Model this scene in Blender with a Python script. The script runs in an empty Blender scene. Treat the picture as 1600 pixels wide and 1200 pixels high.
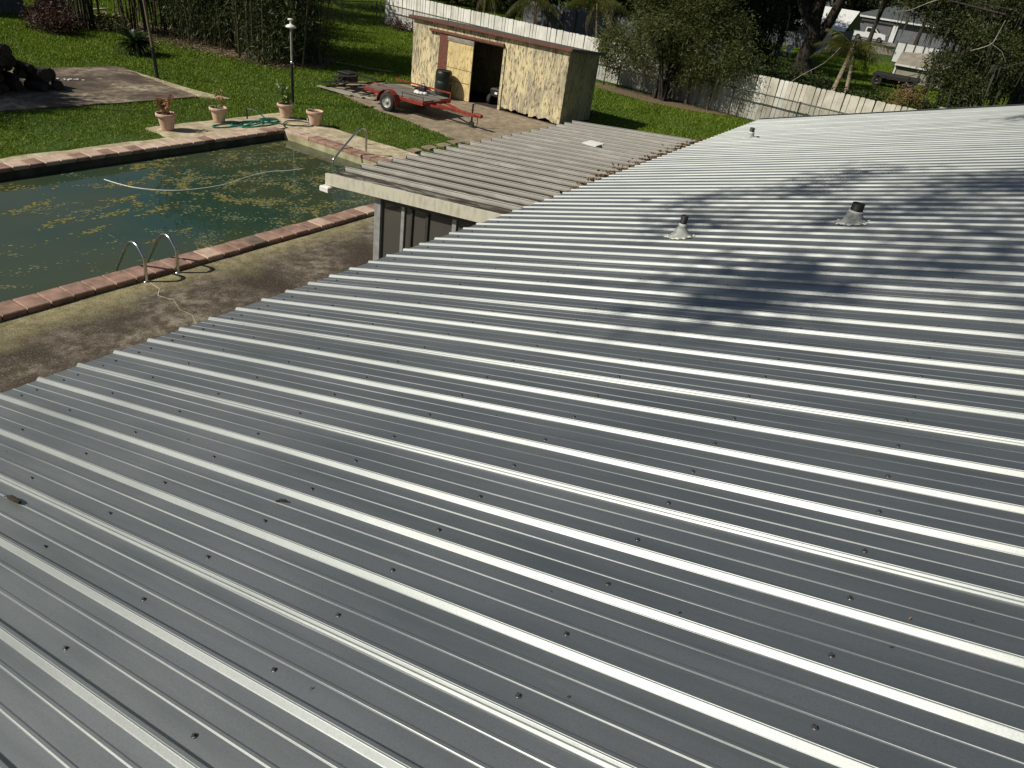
import bpy, math, random
import numpy as np
from mathutils import Vector, Matrix
R = math.radians
random.seed(7); rng = np.random.default_rng(11)
sc = bpy.context.scene
COL = sc.collection

# ---------------------------------------------------------------- camera
cam = bpy.data.cameras.new('camera'); camo = bpy.data.objects.new('camera', cam); COL.objects.link(camo)
_p, _r, _a = 0.540835, 0.1515738, 0.5026358          # pitch down, roll, azimuth of the eave off the view direction
def _w(v):                                            # view-aligned frame -> world (x along the eave, y down-slope)
    s, c = math.sin(_a), math.cos(_a)
    return Vector((v[0]*s + v[1]*c, -v[0]*c + v[1]*s, v[2]))
_f = Vector((0, math.cos(_p), -math.sin(_p))); _r0 = Vector((1, 0, 0)); _u0 = _r0.cross(_f)
_ri = _r0*math.cos(_r) + _u0*math.sin(_r); _up = -_r0*math.sin(_r) + _u0*math.cos(_r)
F, RT, UP = _w(_f), _w(_ri), _w(_up)
m = Matrix((RT, UP, -F)).transposed().to_4x4(); m.translation = Vector((0, 0, 5))
camo.matrix_world = m
cam.sensor_width = 36; cam.lens = 36*1120.904/1600; cam.clip_start = 0.05; cam.clip_end = 2000
sc.camera = camo

# ---------------------------------------------------------------- sun and sky
SUN = Vector((-0.80, 0.58, 0.92)).normalized()       # towards the sun
sun = bpy.data.lights.new('sun', 'SUN'); sun.energy = 5.0; sun.angle = R(0.53); sun.color = (1, .93, .80)
suno = bpy.data.objects.new('sun', sun); COL.objects.link(suno)
suno.rotation_euler = SUN.to_track_quat('Z', 'Y').to_euler(); suno.location = (-20, 15, 30)
world = bpy.data.worlds.new('World'); sc.world = world; world.use_nodes = True
wn = world.node_tree; wn.nodes.clear()
out = wn.nodes.new('ShaderNodeOutputWorld'); bg = wn.nodes.new('ShaderNodeBackground'); bg.inputs[1].default_value = 0.05
sky = wn.nodes.new('ShaderNodeTexSky'); sky.sky_type = 'NISHITA'; sky.sun_disc = False
sky.sun_elevation = math.asin(SUN.z); sky.sun_rotation = math.atan2(SUN.x, SUN.y)
sky.air_density = 1.0; sky.dust_density = 1.0; sky.ozone_density = 1.0
# scattered cloud over the whole sky
tcw = wn.nodes.new('ShaderNodeTexCoord'); mpw = wn.nodes.new('ShaderNodeMapping'); mpw.inputs['Scale'].default_value = (1, 1, 2.2)
nzw = wn.nodes.new('ShaderNodeTexNoise'); nzw.inputs['Scale'].default_value = 2.2; nzw.inputs['Detail'].default_value = 7
crw = wn.nodes.new('ShaderNodeValToRGB'); crw.color_ramp.elements[0].position = .52; crw.color_ramp.elements[1].position = .74
mixw = wn.nodes.new('ShaderNodeMix'); mixw.data_type = 'RGBA'; mixw.inputs['B'].default_value = (3.4, 3.5, 3.6, 1)
wn.links.new(tcw.outputs['Generated'], mpw.inputs[0]); wn.links.new(mpw.outputs[0], nzw.inputs[0]); wn.links.new(nzw.outputs[0], crw.inputs[0])
wn.links.new(crw.outputs[0], mixw.inputs['Factor']); wn.links.new(sky.outputs[0], mixw.inputs['A']); wn.links.new(mixw.outputs['Result'], bg.inputs[0])
wn.links.new(bg.outputs[0], out.inputs[0])
sc.view_settings.view_transform = 'Standard'; sc.view_settings.look = 'None'
sc.view_settings.gamma = 1; sc.view_settings.use_curve_mapping = False; sc.view_settings.exposure = 0.0

# ---------------------------------------------------------------- materials
def newmat(name):
    mt = bpy.data.materials.new(name); mt.use_nodes = True
    nt = mt.node_tree; b = nt.nodes['Principled BSDF']
    return mt, nt, b
def N(nt, t, **k):
    n = nt.nodes.new(t)
    for a, v in k.items():
        if a in n.inputs: n.inputs[a].default_value = v
        else: setattr(n, a, v)
    return n
def noise(nt, scale, detail=4, stretch=None, rough=.55, obj=False):
    if obj: src = nt.nodes.new('ShaderNodeTexCoord').outputs['Object']
    else: src = nt.nodes.new('ShaderNodeNewGeometry').outputs['Position']
    n = N(nt, 'ShaderNodeTexNoise', Scale=scale, Detail=detail, Roughness=rough)
    if stretch:
        mp = nt.nodes.new('ShaderNodeMapping'); mp.inputs['Scale'].default_value = stretch
        nt.links.new(src, mp.inputs[0]); src = mp.outputs[0]
    nt.links.new(src, n.inputs['Vector']); return n.outputs[0]
def ramp(nt, fac, *els):
    c = nt.nodes.new('ShaderNodeValToRGB'); e = c.color_ramp.elements
    while len(e) < len(els): e.new(.5)
    for i, (p, col) in enumerate(els):
        e[i].position = p; e[i].color = (*col, 1) if len(col) == 3 else col
    nt.links.new(fac, c.inputs[0]); return c.outputs[0]
def mixc(nt, fac, a, b, blend='MIX'):
    mx = nt.nodes.new('ShaderNodeMix'); mx.data_type = 'RGBA'; mx.blend_type = blend
    for s, v in (('Factor', fac), ('A', a), ('B', b)):
        if hasattr(v, 'links') or hasattr(v, 'is_linked'): nt.links.new(v, mx.inputs[s])
        elif s == 'Factor': mx.inputs[s].default_value = v
        else: mx.inputs[s].default_value = (*v, 1)
    return mx.outputs['Result']
def bump(nt, b, h, strength=.3, dist=.01):
    n = N(nt, 'ShaderNodeBump', Strength=strength, Distance=dist)
    nt.links.new(h, n.inputs['Height']); nt.links.new(n.outputs[0], b.inputs['Normal'])
def setb(b, rough=.6, metal=0, spec=None):
    b.inputs['Roughness'].default_value = rough; b.inputs['Metallic'].default_value = metal
    if spec is not None: b.inputs['Specular IOR Level'].default_value = spec
def pm(name, c1, c2, scale=8, rough=.7, metal=0, lo=.35, hi=.65, bs=.3, bd=.004, stretch=None, detail=5, spec=None):
    mt, nt, b = newmat(name); setb(b, rough, metal, spec)
    n = noise(nt, scale, detail, stretch)
    nt.links.new(ramp(nt, n, (lo, c1), (hi, c2)), b.inputs['Base Color'])
    if bs: bump(nt, b, n, bs, bd)
    return mt
def leafmat(name, c1, c2, c3=None, trans=.25, rough=.55, scale=3.0):
    mt, nt, b = newmat(name); setb(b, rough, 0, .3)
    n = noise(nt, scale, 3); n2 = noise(nt, 45, 1)
    col = ramp(nt, n, (.3, c1), (.7, c2))
    if c3: col = mixc(nt, ramp(nt, n2, (.55, (0, 0, 0)), (.62, (1, 1, 1))), col, c3)
    nt.links.new(col, b.inputs['Base Color'])
    t = nt.nodes.new('ShaderNodeBsdfTranslucent'); nt.links.new(col, t.inputs[0])
    mx = nt.nodes.new('ShaderNodeMixShader'); mx.inputs[0].default_value = trans
    nt.links.new(b.outputs[0], mx.inputs[1]); nt.links.new(t.outputs[0], mx.inputs[2])
    nt.links.new(mx.outputs[0], nt.nodes['Material Output'].inputs[0]); return mt
M = {}
def roofmetal():
    mt, nt, b = newmat('galvalume')
    vo = N(nt, 'ShaderNodeTexVoronoi', Scale=380); g = nt.nodes.new('ShaderNodeNewGeometry'); nt.links.new(g.outputs['Position'], vo.inputs['Vector'])
    big = noise(nt, 1.1, 4); fine = noise(nt, 130, 2); drip = noise(nt, 3.0, 5, (4, .35, .35))
    c = mixc(nt, .16, (.31, .335, .335), vo.outputs['Color'], 'OVERLAY')
    hs = N(nt, 'ShaderNodeHueSaturation', Saturation=.0); nt.links.new(vo.outputs['Color'], hs.inputs['Color'])
    c = mixc(nt, .09, (.305, .33, .33), hs.outputs[0])
    c = mixc(nt, ramp(nt, drip, (.42, (0, 0, 0)), (.75, (.7, .7, .7))), c, (.225, .25, .25))
    nt.links.new(c, b.inputs['Base Color']); setb(b, .4, 1.0)
    rr = ramp(nt, big, (.3, (.53,)*3), (.7, (.59,)*3)); nt.links.new(rr, b.inputs['Roughness'])
    ad = N(nt, 'ShaderNodeMath', operation='MULTIPLY_ADD'); nt.links.new(big, ad.inputs[0]); ad.inputs[1].default_value = 6; nt.links.new(fine, ad.inputs[2])
    wav = noise(nt, 3.2, 2, (1.6, .7, .7)); bn = N(nt, 'ShaderNodeBump', Strength=.35, Distance=.006); nt.links.new(wav, bn.inputs['Height'])
    bump(nt, b, ad.outputs[0], .12, .0008)
    nt.links.new(bn.outputs[0], b.inputs['Normal'].links[0].from_node.inputs['Normal'])
    return mt
M['roof'] = roofmetal()
M['screw'] = pm('screw_zinc', (.05, .05, .05), (.16, .16, .17), 200, .4, .7, bs=0)
M['rubber'] = pm('black_rubber', (.008, .008, .008), (.02, .02, .02), 30, .6)
M['boot'] = pm('grey_boot', (.22, .24, .22), (.40, .42, .39), 30, .7)
M['sealant'] = pm('white_sealant', (.5, .5, .48), (.75, .75, .72), 40, .5)
def lawnmat(name, dark=False):
    mt, nt, b = newmat(name); setb(b, .85, 0, .1)
    n1 = noise(nt, .35, 5); n2 = noise(nt, 9, 4)
    k = .55 if dark else 1
    c = ramp(nt, n1, (.32, (.030*k, .055*k, .010*k)), (.55, (.050*k, .095*k, .014*k)), (.75, (.085*k, .095*k, .028*k)))
    c = mixc(nt, ramp(nt, n2, (.35, (0, 0, 0)), (.75, (.6, .6, .6))), c, (.05*k, .05*k, .022*k))
    nt.links.new(c, b.inputs['Base Color']); bump(nt, b, n2, .6, .03); return mt
M['lawn'] = lawnmat('lawn_soil')
def grassmat():
    mt = leafmat('grass_blades', (.072, .135, .004), (.145, .225, .009), (.22, .28, .035), .3, .6, .45)
    return mt
M['grass'] = grassmat()
def deckmat(name, light, mid, dark, bias=.5):
    mt, nt, b = newmat(name); setb(b, .88, 0, .2)
    n1 = noise(nt, .55, 9, rough=.62); n2 = noise(nt, 3.2, 8, rough=.7); n3 = noise(nt, 38, 5, rough=.7)
    c = ramp(nt, n1, (bias-.17, light), (bias+.0, mid), (bias+.12, dark))
    c = mixc(nt, ramp(nt, n2, (.35, (0, 0, 0)), (.60, (.9, .9, .9))), c, dark)
    c = mixc(nt, ramp(nt, n2, (.22, (.7, .7, .7)), (.40, (0, 0, 0))), c, light)
    c = mixc(nt, ramp(nt, n3, (.42, (0, 0, 0)), (.70, (.75, .75, .75))), c, tuple(x*.35 for x in mid))
    nt.links.new(c, b.inputs['Base Color']); bump(nt, b, n3, .5, .006); return mt
M['deck_light'] = deckmat('pale_concrete', (.66, .59, .42), (.56, .49, .34), (.30, .235, .15), .64)
def neardeck():
    mt, nt, b = newmat('mildewed_concrete'); setb(b, .9, 0, .2)
    n1 = noise(nt, .8, 9, rough=.62); n2 = noise(nt, 6, 8, rough=.7); n3 = noise(nt, 45, 5, rough=.72)
    c = ramp(nt, n1, (.38, (.29, .255, .20)), (.50, (.145, .122, .098)), (.60, (.045, .036, .029)))
    c = mixc(nt, ramp(nt, n2, (.40, (0, 0, 0)), (.58, (.85, .85, .85))), c, (.055, .042, .030))
    # bleached, mossy strip along the coping (a stain with its own shape)
    g = nt.nodes.new('ShaderNodeNewGeometry'); sx = nt.nodes.new('ShaderNodeSeparateXYZ'); nt.links.new(g.outputs['Position'], sx.inputs[0])
    wob = N(nt, 'ShaderNodeMath', operation='MULTIPLY_ADD'); nt.links.new(n1, wob.inputs[0]); wob.inputs[1].default_value = 1.9; nt.links.new(sx.outputs[1], wob.inputs[2])
    mr = N(nt, 'ShaderNodeMapRange'); nt.links.new(wob.outputs[0], mr.inputs[0]); mr.inputs[1].default_value = 9.9; mr.inputs[2].default_value = 10.75
    c = mixc(nt, mr.outputs[0], c, mixc(nt, ramp(nt, n2, (.4, (0, 0, 0)), (.65, (1, 1, 1))), (.42, .38, .22), (.22, .20, .09)))
    c = mixc(nt, ramp(nt, n3, (.40, (0, 0, 0)), (.72, (.85, .85, .85))), c, (.035, .028, .018))
    c = mixc(nt, ramp(nt, n3, (.28, (.9, .9, .9)), (.42, (0, 0, 0))), c, (.40, .36, .28))
    nt.links.new(c, b.inputs['Base Color']); bump(nt, b, n3, .6, .006); return mt
M['deck_near'] = neardeck()
M['pad'] = deckmat('stained_concrete', (.62, .55, .40), (.25, .20, .15), (.06, .046, .036), .50)
M['slab'] = deckmat('driveway_concrete', (.42, .35, .26), (.34, .28, .20), (.19, .15, .10), .58)
M['brick'] = pm('terracotta_coping', (.33, .205, .155), (.17, .105, .08), 5, .8, bs=.4, bd=.003)
M['brick2'] = pm('bleached_coping', (.52, .40, .32), (.38, .27, .20), 5, .8, bs=.4, bd=.003)
M['brick3'] = pm('mossy_coping', (.20, .15, .11), (.10, .075, .055), 6, .85, bs=.4, bd=.003)
M['tile'] = pm('pool_wall_plaster', (.10, .095, .055), (.03, .035, .018), 3, .7)
M['tile_pale'] = pm('pale_pool_tile', (.42, .40, .26), (.24, .23, .12), 3, .6)
def watermat():
    mt, nt, b = newmat('murky_pool_water'); setb(b, .015); b.inputs['IOR'].default_value = 1.42
    n1 = noise(nt, .28, 3); n2 = noise(nt, .9, 6)
    c = ramp(nt, n1, (.35, (.022, .050, .034)), (.6, (.046, .060, .032)))
    c = mixc(nt, ramp(nt, n2, (.5, (0, 0, 0)), (.75, (.7, .7, .7))), c, (.05, .055, .015))
    nt.links.new(c, b.inputs['Base Color']); w = noise(nt, 2.2, 2); bump(nt, b, w, .05, .02); return mt
M['water'] = watermat()
M['algae'] = pm('algae_scum', (.19, .165, .040), (.08, .09, .022), 9, .8, bs=.4, bd=.004)
M['algae_pale'] = pm('pale_algae', (.15, .17, .09), (.07, .09, .045), 9, .8, bs=0)
M['steel'] = pm('stainless_steel', (.55, .53, .48), (.70, .69, .66), 20, .22, 1, bs=0)
M['terracotta'] = pm('terracotta_pot', (.60, .43, .34), (.46, .30, .22), 11, .85, stretch=(1, 1, .5))
M['soil'] = pm('pot_soil', (.02, .013, .008), (.06, .04, .02), 30, .95)
M['hose'] = pm('green_hose', (.004, .16, .11), (.01, .24, .17), 20, .35, bs=0)
M['hosedark'] = pm('dark_hose', (.01, .045, .035), (.02, .07, .05), 20, .35, bs=0)
M['white'] = pm('white_plastic', (.60, .60, .57), (.75, .75, .72), 10, .5, bs=0)
M['post_black'] = pm('black_post', (.008, .01, .009), (.02, .02, .018), 10, .4, bs=0)
M['post_grey'] = pm('weathered_pole', (.16, .12, .07), (.09, .07, .045), 14, .7, stretch=(1, 1, .3))
M['alu'] = pm('grey_aluminium', (.27, .28, .27), (.38, .39, .38), 8, .45, .3, bs=0)
M['alu_dark'] = pm('dark_bronze_frame', (.045, .043, .04), (.09, .085, .08), 8, .4, .4, bs=0)
M['fascia'] = pm('cream_fascia', (.50, .49, .40), (.36, .34, .25), 6, .55, stretch=(1, 3, 1), lo=.45, hi=.75, bs=0)
def patiomat():
    mt, nt, b = newmat('dirty_patio_roof_rib_shading'); setb(b, .75, .1, .2)
    n1 = noise(nt, 4.2, 9, (2.6, .30, 1), .74); n2 = noise(nt, 1.6, 9, (1, .6, 1), .75); n3 = noise(nt, 55, 4)
    c = ramp(nt, n1, (.40, (.30, .295, .265)), (.48, (.12, .11, .092)), (.55, (.03, .024, .017)))
    c = mixc(nt, ramp(nt, n2, (.47, (0, 0, 0)), (.57, (.85, .85, .85))), c, (.045, .037, .027))
    c = mixc(nt, ramp(nt, n3, (.5, (0, 0, 0)), (.72, (.7, .7, .7))), c, (.05, .045, .035))
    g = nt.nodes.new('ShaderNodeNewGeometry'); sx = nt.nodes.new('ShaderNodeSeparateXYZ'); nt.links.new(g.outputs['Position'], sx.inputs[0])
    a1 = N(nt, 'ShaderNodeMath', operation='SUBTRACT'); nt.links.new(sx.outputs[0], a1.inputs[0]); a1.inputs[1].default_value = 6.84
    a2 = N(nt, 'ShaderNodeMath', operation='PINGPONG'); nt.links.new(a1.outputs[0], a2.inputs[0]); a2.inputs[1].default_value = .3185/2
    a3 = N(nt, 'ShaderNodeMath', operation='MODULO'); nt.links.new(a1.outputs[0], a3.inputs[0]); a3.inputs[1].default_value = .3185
    c = mixc(nt, ramp(nt, a3.outputs[0], (.17, (0, 0, 0)), (.27, (.85, .85, .85)), (.289, (.97, .97, .97)), (.292, (0, 0, 0))), c, (.035, .03, .022))  # shadowed gap on each rib's near side, painted in dark
    c = mixc(nt, ramp(nt, a3.outputs[0], (.292, (0, 0, 0)), (.297, (.95, .95, .95)), (.3185, (.95, .95, .95))), c, (.55, .54, .50))  # rib-top highlight painted as a pale line
    nt.links.new(c, b.inputs['Base Color']); bump(nt, b, n3, .4, .003); return mt
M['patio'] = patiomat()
def shedmat(name, c1, c2, c3, c4):
    mt, nt, b = newmat(name); setb(b, .85, 0, .2)
    n1 = noise(nt, 9, 12, (1, 1, .13), .82); n2 = noise(nt, 1.3, 6, (1, 1, .6), .65); n3 = noise(nt, 15, 10, (1, 1, .28), .8)
    c = ramp(nt, n2, (.4, c1), (.62, c2))
    add = N(nt, 'ShaderNodeMath', operation='MULTIPLY_ADD'); nt.links.new(n2, add.inputs[0]); add.inputs[1].default_value = .55; nt.links.new(n1, add.inputs[2])
    c = mixc(nt, ramp(nt, add.outputs[0], (.74, (0, 0, 0)), (.84, (.95, .95, .95))), c, c3)
    c = mixc(nt, ramp(nt, n3, (.515, (0, 0, 0)), (.57, (.95, .95, .95))), c, c4)
    nt.links.new(c, b.inputs['Base Color']); bump(nt, b, n1, .8, .015); return mt
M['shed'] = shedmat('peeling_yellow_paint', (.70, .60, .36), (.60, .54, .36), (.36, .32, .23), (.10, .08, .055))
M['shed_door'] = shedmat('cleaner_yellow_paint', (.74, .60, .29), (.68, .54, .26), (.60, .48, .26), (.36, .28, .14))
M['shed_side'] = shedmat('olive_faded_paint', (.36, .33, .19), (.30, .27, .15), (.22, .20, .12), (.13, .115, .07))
M['redbrown'] = pm('redbrown_trim', (.17, .058, .036), (.10, .038, .025), 10, .7)
M['shedroof'] = pm('grey_shed_roofing', (.10, .085, .075), (.055, .048, .045), 6, .8)
M['greyboard'] = pm('weathered_board', (.34, .32, .27), (.18, .165, .135), 12, .85, stretch=(1, .2, 1))
M['plank'] = pm('grey_deck_plank', (.20, .18, .155), (.09, .08, .065), 9, .9, stretch=(1, .15, 1))
M['inside'] = pm('dark_plywood', (.04, .03, .02), (.02, .015, .01), 4, .9)
M['picket'] = pm('white_picket', (.76, .76, .72), (.54, .54, .49), 1.6, .7, lo=.35, hi=.7, bs=.2, bd=.003, detail=7)
M['picket_tan'] = pm('mildewed_picket', (.60, .58, .50), (.38, .37, .30), 2.3, .8, bs=.2, bd=.003, detail=8)
M['picket_pink'] = pm('stained_picket', (.60, .56, .49), (.44, .42, .36), 2.3, .8, bs=.2, bd=.003, detail=8)
M['rail'] = pm('dark_rail', (.05, .045, .035), (.10, .09, .07), 9, .8)
M['galv'] = pm('galvanised_pipe', (.04, .05, .04), (.09, .10, .085), 15, .5, .4, bs=0)
M['red'] = pm('faded_red_paint', (.27, .030, .017), (.12, .020, .013), 9, .55, lo=.4, hi=.7)
M['tyre'] = pm('tyre_rubber', (.012, .012, .012), (.03, .028, .026), 20, .85)
M['rimwhite'] = pm('white_rim', (.38, .38, .37), (.20, .20, .19), 25, .4, bs=0)
M['barrel'] = pm('dark_green_barrel', (.006, .012, .009), (.012, .020, .015), 5, .45)
M['black'] = pm('black_junk', (.006, .006, .006), (.02, .018, .016), 12, .55)
M['cloth'] = pm('white_rag', (.55, .55, .52), (.75, .75, .72), 20, .9)
M['log'] = pm('dark_bark', (.030, .022, .016), (.012, .009, .007), 14, .95, bs=.9, bd=.02)
M['logend'] = pm('dark_log_end', (.055, .042, .03), (.02, .015, .011), 20, .9)
M['bark'] = pm('oak_bark', (.045, .036, .027), (.018, .014, .010), 9, .95, bs=1, bd=.03, stretch=(1, 1, .3))
M['palmbark'] = pm('palm_bark', (.30, .25, .18), (.14, .11, .075), 9, .9, bs=1, bd=.02, stretch=(.5, .5, 3))
M['palebranch'] = pm('pale_branch', (.34, .31, .26), (.16, .145, .12), 9, .9)
M['oakleaf'] = leafmat('oak_leaves', (.022, .035, .008), (.048, .062, .016), (.085, .095, .035))
M['darkleaf'] = leafmat('dark_leaves', (.012, .022, .006), (.025, .040, .010), (.04, .055, .018))
M['moss'] = leafmat('spanish_moss', (.03, .032, .022), (.06, .062, .045), None, .15, .9)
M['shrubleaf'] = leafmat('bottlebrush_leaves', (.045, .062, .012), (.085, .098, .024), (.15, .16, .06))
M['bambooleaf'] = leafmat('bamboo_leaves', (.018, .030, .008), (.042, .060, .016), (.15, .18, .07))  # brightest tone paints highlights onto scattered leaves
M['culm'] = pm('bamboo_culm', (.03, .03, .014), (.085, .075, .04), 3, .5, stretch=(1, 1, .3))
M['cedarleaf'] = leafmat('cedar_leaves', (.010, .017, .007), (.020, .030, .012))
M['palmleaf'] = leafmat('palm_fronds', (.035, .050, .007), (.075, .085, .012), (.13, .12, .025), .3, .45, 2)
M['deadpalm'] = leafmat('dead_palm_fronds', (.16, .12, .07), (.24, .19, .12), None, .1, .8)
M['sagoleaf'] = leafmat('sago_fronds', (.018, .035, .008), (.03, .055, .014), None, .15, .4)
M['redleaf'] = leafmat('dark_red_leaves', (.030, .014, .012), (.05, .024, .018), (.10, .05, .03))
M['brownleaf'] = leafmat('dry_brown_leaves', (.26, .13, .055), (.42, .23, .11), (.52, .34, .19), .2, .8, 12)
M['litterleaf'] = leafmat('dry_oak_leaves', (.09, .05, .025), (.18, .11, .055), (.28, .19, .10), .1, .8, 12)
M['greenstem'] = leafmat('green_weed', (.14, .22, .05), (.26, .34, .12), None, .2, .6)
M['flower'] = pm('white_flower', (.6, .62, .55), (.8, .8, .75), 20, .7, bs=0)
M['litter'] = pm('leaf_litter', (.07, .042, .024), (.17, .12, .075), 20, .95)
M['housewall'] = pm('grey_house_wall', (.10, .11, .125), (.13, .14, .15), 2, .8, bs=0)
M['garagedoor'] = pm('grey_garage_door', (.085, .09, .10), (.11, .115, .125), 2, .7, bs=0)
M['trim'] = pm('white_trim', (.55, .56, .56), (.65, .66, .66), 4, .6, bs=0)
M['shingle'] = pm('dark_shingles', (.045, .055, .055), (.07, .08, .08), 3, .9, bs=0)
M['tanwall'] = pm('tan_shed_wall', (.30, .285, .225), (.23, .22, .175), 2, .8, bs=0)
M['tanroof'] = pm('tan_shed_roof', (.26, .235, .19), (.17, .155, .125), 2, .9, bs=0)
M['bluebin'] = pm('blue_bin', (.006, .07, .32), (.01, .09, .38), 4, .5, bs=0)
M['carwhite'] = pm('white_car_paint', (.58, .60, .62), (.62, .64, .66), 2, .25, bs=0)
M['glass'] = pm('dark_glass', (.01, .012, .014), (.02, .022, .025), 2, .08, bs=0)
M['teal'] = pm('dark_teal_panel', (.020, .040, .052), (.028, .05, .062), 2, .6, bs=0)
M['gravel'] = pm('grey_gravel', (.22, .20, .17), (.12, .11, .09), 5, .95)
M['rubble'] = pm('rubble_stone', (.30, .24, .18), (.16, .12, .09), 8, .9)

# ---------------------------------------------------------------- mesh helpers
class MB:
    def __init__(s): s.v = []; s.f = []; s.sm = []
    def add(s, vs, fs, smooth=False):
        b = len(s.v); s.v += [tuple(v) for v in vs]; s.f += [tuple(i+b for i in f) for f in fs]; s.sm += [smooth]*len(fs); return s
    def box(s, c, d, rz=0, bev=0, Mx=None):
        hx, hy, hz = d[0]/2, d[1]/2, d[2]/2
        if bev:
            k = bev; pts = []
            for z, i in ((-hz, k), (-hz+k, 0), (hz-k, 0), (hz, k)):
                pts += [(-hx+i, -hy+i, z), (hx-i, -hy+i, z), (hx-i, hy-i, z), (-hx+i, hy-i, z)]
            fs = [(3, 2, 1, 0), (12, 13, 14, 15)]
            for l in range(3):
                for j in range(4):
                    a = l*4+j; b2 = l*4+(j+1) % 4; fs.append((a, b2, b2+4, a+4))
        else:
            pts = [(x*hx, y*hy, z*hz) for z in (-1, 1) for x, y in ((-1, -1), (1, -1), (1, 1), (-1, 1))]
            fs = [(3, 2, 1, 0), (4, 5, 6, 7), (0, 1, 5, 4), (1, 2, 6, 5), (2, 3, 7, 6), (3, 0, 4, 7)]
        T = Mx if Mx else Matrix.Translation(c) @ Matrix.Rotation(rz, 4, 'Z')
        return s.add([T @ Vector(p) for p in pts], fs)
    def b2(s, x0, x1, y0, y1, z0, z1, bev=0):
        return s.box(((x0+x1)/2, (y0+y1)/2, (z0+z1)/2), (x1-x0, y1-y0, z1-z0), 0, bev)
    def beam(s, p, q, w, h, bev=0):
        p, q = Vector(p), Vector(q); d = q-p; L_ = d.length; d.normalize()
        side = d.cross(Vector((0, 0, 1)));
        if side.length < 1e-4: side = Vector((1, 0, 0))
        side.normalize(); up = side.cross(d)
        T = Matrix((d, side, up)).transposed().to_4x4(); T.translation = (p+q)/2
        return s.box(None, (L_, w, h), 0, bev, T)
    def tube(s, pts, r, n=8, cap=True, smooth=True):
        pts = [Vector(p) for p in pts]; rs = r if isinstance(r, (list, tuple)) else [r]*len(pts)
        ref = None; vs = []; m_ = len(pts)
        for i, p in enumerate(pts):
            d = (pts[min(i+1, m_-1)]-pts[max(i-1, 0)]).normalized()
            if ref is None:
                ref = d.cross(Vector((0, 0, 1)))
                if ref.length < .1: ref = d.cross(Vector((1, 0, 0)))
            ref = (ref - d*ref.dot(d)).normalized(); o = d.cross(ref)
            for k in range(n):
                a = 2*math.pi*k/n; vs.append(p+(ref*math.cos(a)+o*math.sin(a))*rs[i])
        fs = [(i*n+k, i*n+(k+1) % n, (i+1)*n+(k+1) % n, (i+1)*n+k) for i in range(m_-1) for k in range(n)]
        s.add(vs, fs, smooth)
        if cap: s.add([vs[k] for k in range(n)][::-1], [tuple(range(n))]); s.add(vs[-n:], [tuple(range(n))])
        return s
    def lathe(s, prof, c=(0, 0, 0), n=20, Mx=None, smooth=True):
        T = Mx if Mx else Matrix.Translation(c)
        vs = [T @ Vector((r*math.cos(2*math.pi*k/n), r*math.sin(2*math.pi*k/n), z)) for r, z in prof for k in range(n)]
        fs = [(i*n+k, i*n+(k+1) % n, (i+1)*n+(k+1) % n, (i+1)*n+k) for i in range(len(prof)-1) for k in range(n)]
        return s.add(vs, fs, smooth)
    def prism(s, poly, z0, z1):
        n = len(poly); vs = [(x, y, z0) for x, y in poly]+[(x, y, z1) for x, y in poly]
        return s.add(vs, [tuple(range(n))[::-1], tuple(range(n, 2*n))]+[(i, (i+1) % n, (i+1) % n+n, i+n) for i in range(n)])
    def mesh(s, name, mat, off=(0, 0, 0)):
        me = bpy.data.meshes.new(name); o = Vector(off)
        me.from_pydata([tuple(Vector(v)-o) for v in s.v], [], s.f)
        me.materials.append(mat)
        if any(s.sm): me.polygons.foreach_set('use_smooth', s.sm)
        me.update(); return me
    def build(s, name, mat, parent=None):
        off = origin(parent)
        o = bpy.data.objects.new(name, s.mesh(name, mat, off)); COL.objects.link(o)
        if parent: o.parent = parent
        return o
def origin(parent):
    off = Vector((0, 0, 0)); p = parent
    while p: off = off+p.location; p = p.parent
    return off
def npmesh(name, V, F, mat, parent=None, smooth=False):
    """V (n,3) world verts, F (m,k) faces"""
    off = origin(parent); V = V-np.array(off)
    me = bpy.data.meshes.new(name); k = F.shape[1]
    me.vertices.add(len(V)); me.vertices.foreach_set('co', V.astype(np.float32).ravel())
    me.loops.add(F.size); me.loops.foreach_set('vertex_index', F.astype(np.int32).ravel())
    me.polygons.add(len(F)); me.polygons.foreach_set('loop_start', (np.arange(len(F))*k).astype(np.int32))
    me.polygons.foreach_set('loop_total', np.full(len(F), k, np.int32))
    me.update(calc_edges=True); me.materials.append(mat)
    o = bpy.data.objects.new(name, me); COL.objects.link(o)
    if parent: o.parent = parent
    return o
def tag(o, label=None, cat=None, group=None, kind=None):
    if label: o['label'] = label
    if cat: o['category'] = cat
    if group: o['group'] = group
    if kind: o['kind'] = kind
    return o
def thing(name, loc, label, cat, group=None):
    o = bpy.data.objects.new(name, None); o.location = loc; o.empty_display_size = .1; COL.objects.link(o)
    return tag(o, label, cat, group)
def inst(name, me, parent, loc=(0, 0, 0), rot=(0, 0, 0), scale=(1, 1, 1)):
    o = bpy.data.objects.new(name, me); COL.objects.link(o); o.parent = parent
    o.location = loc; o.rotation_euler = rot; o.scale = scale; return o

def smooth_path(P, n=6):
    P = [Vector(p) for p in P]; o = []
    for i in range(len(P)-1):
        a, b, c, d = P[max(i-1, 0)], P[i], P[i+1], P[min(i+2, len(P)-1)]
        for k in range(n):
            t = k/n; o.append(.5*((2*b)+(-a+c)*t+(2*a-5*b+4*c-d)*t*t+(-a+3*b-3*c+d)*t**3))
    o.append(P[-1]); return o
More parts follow.
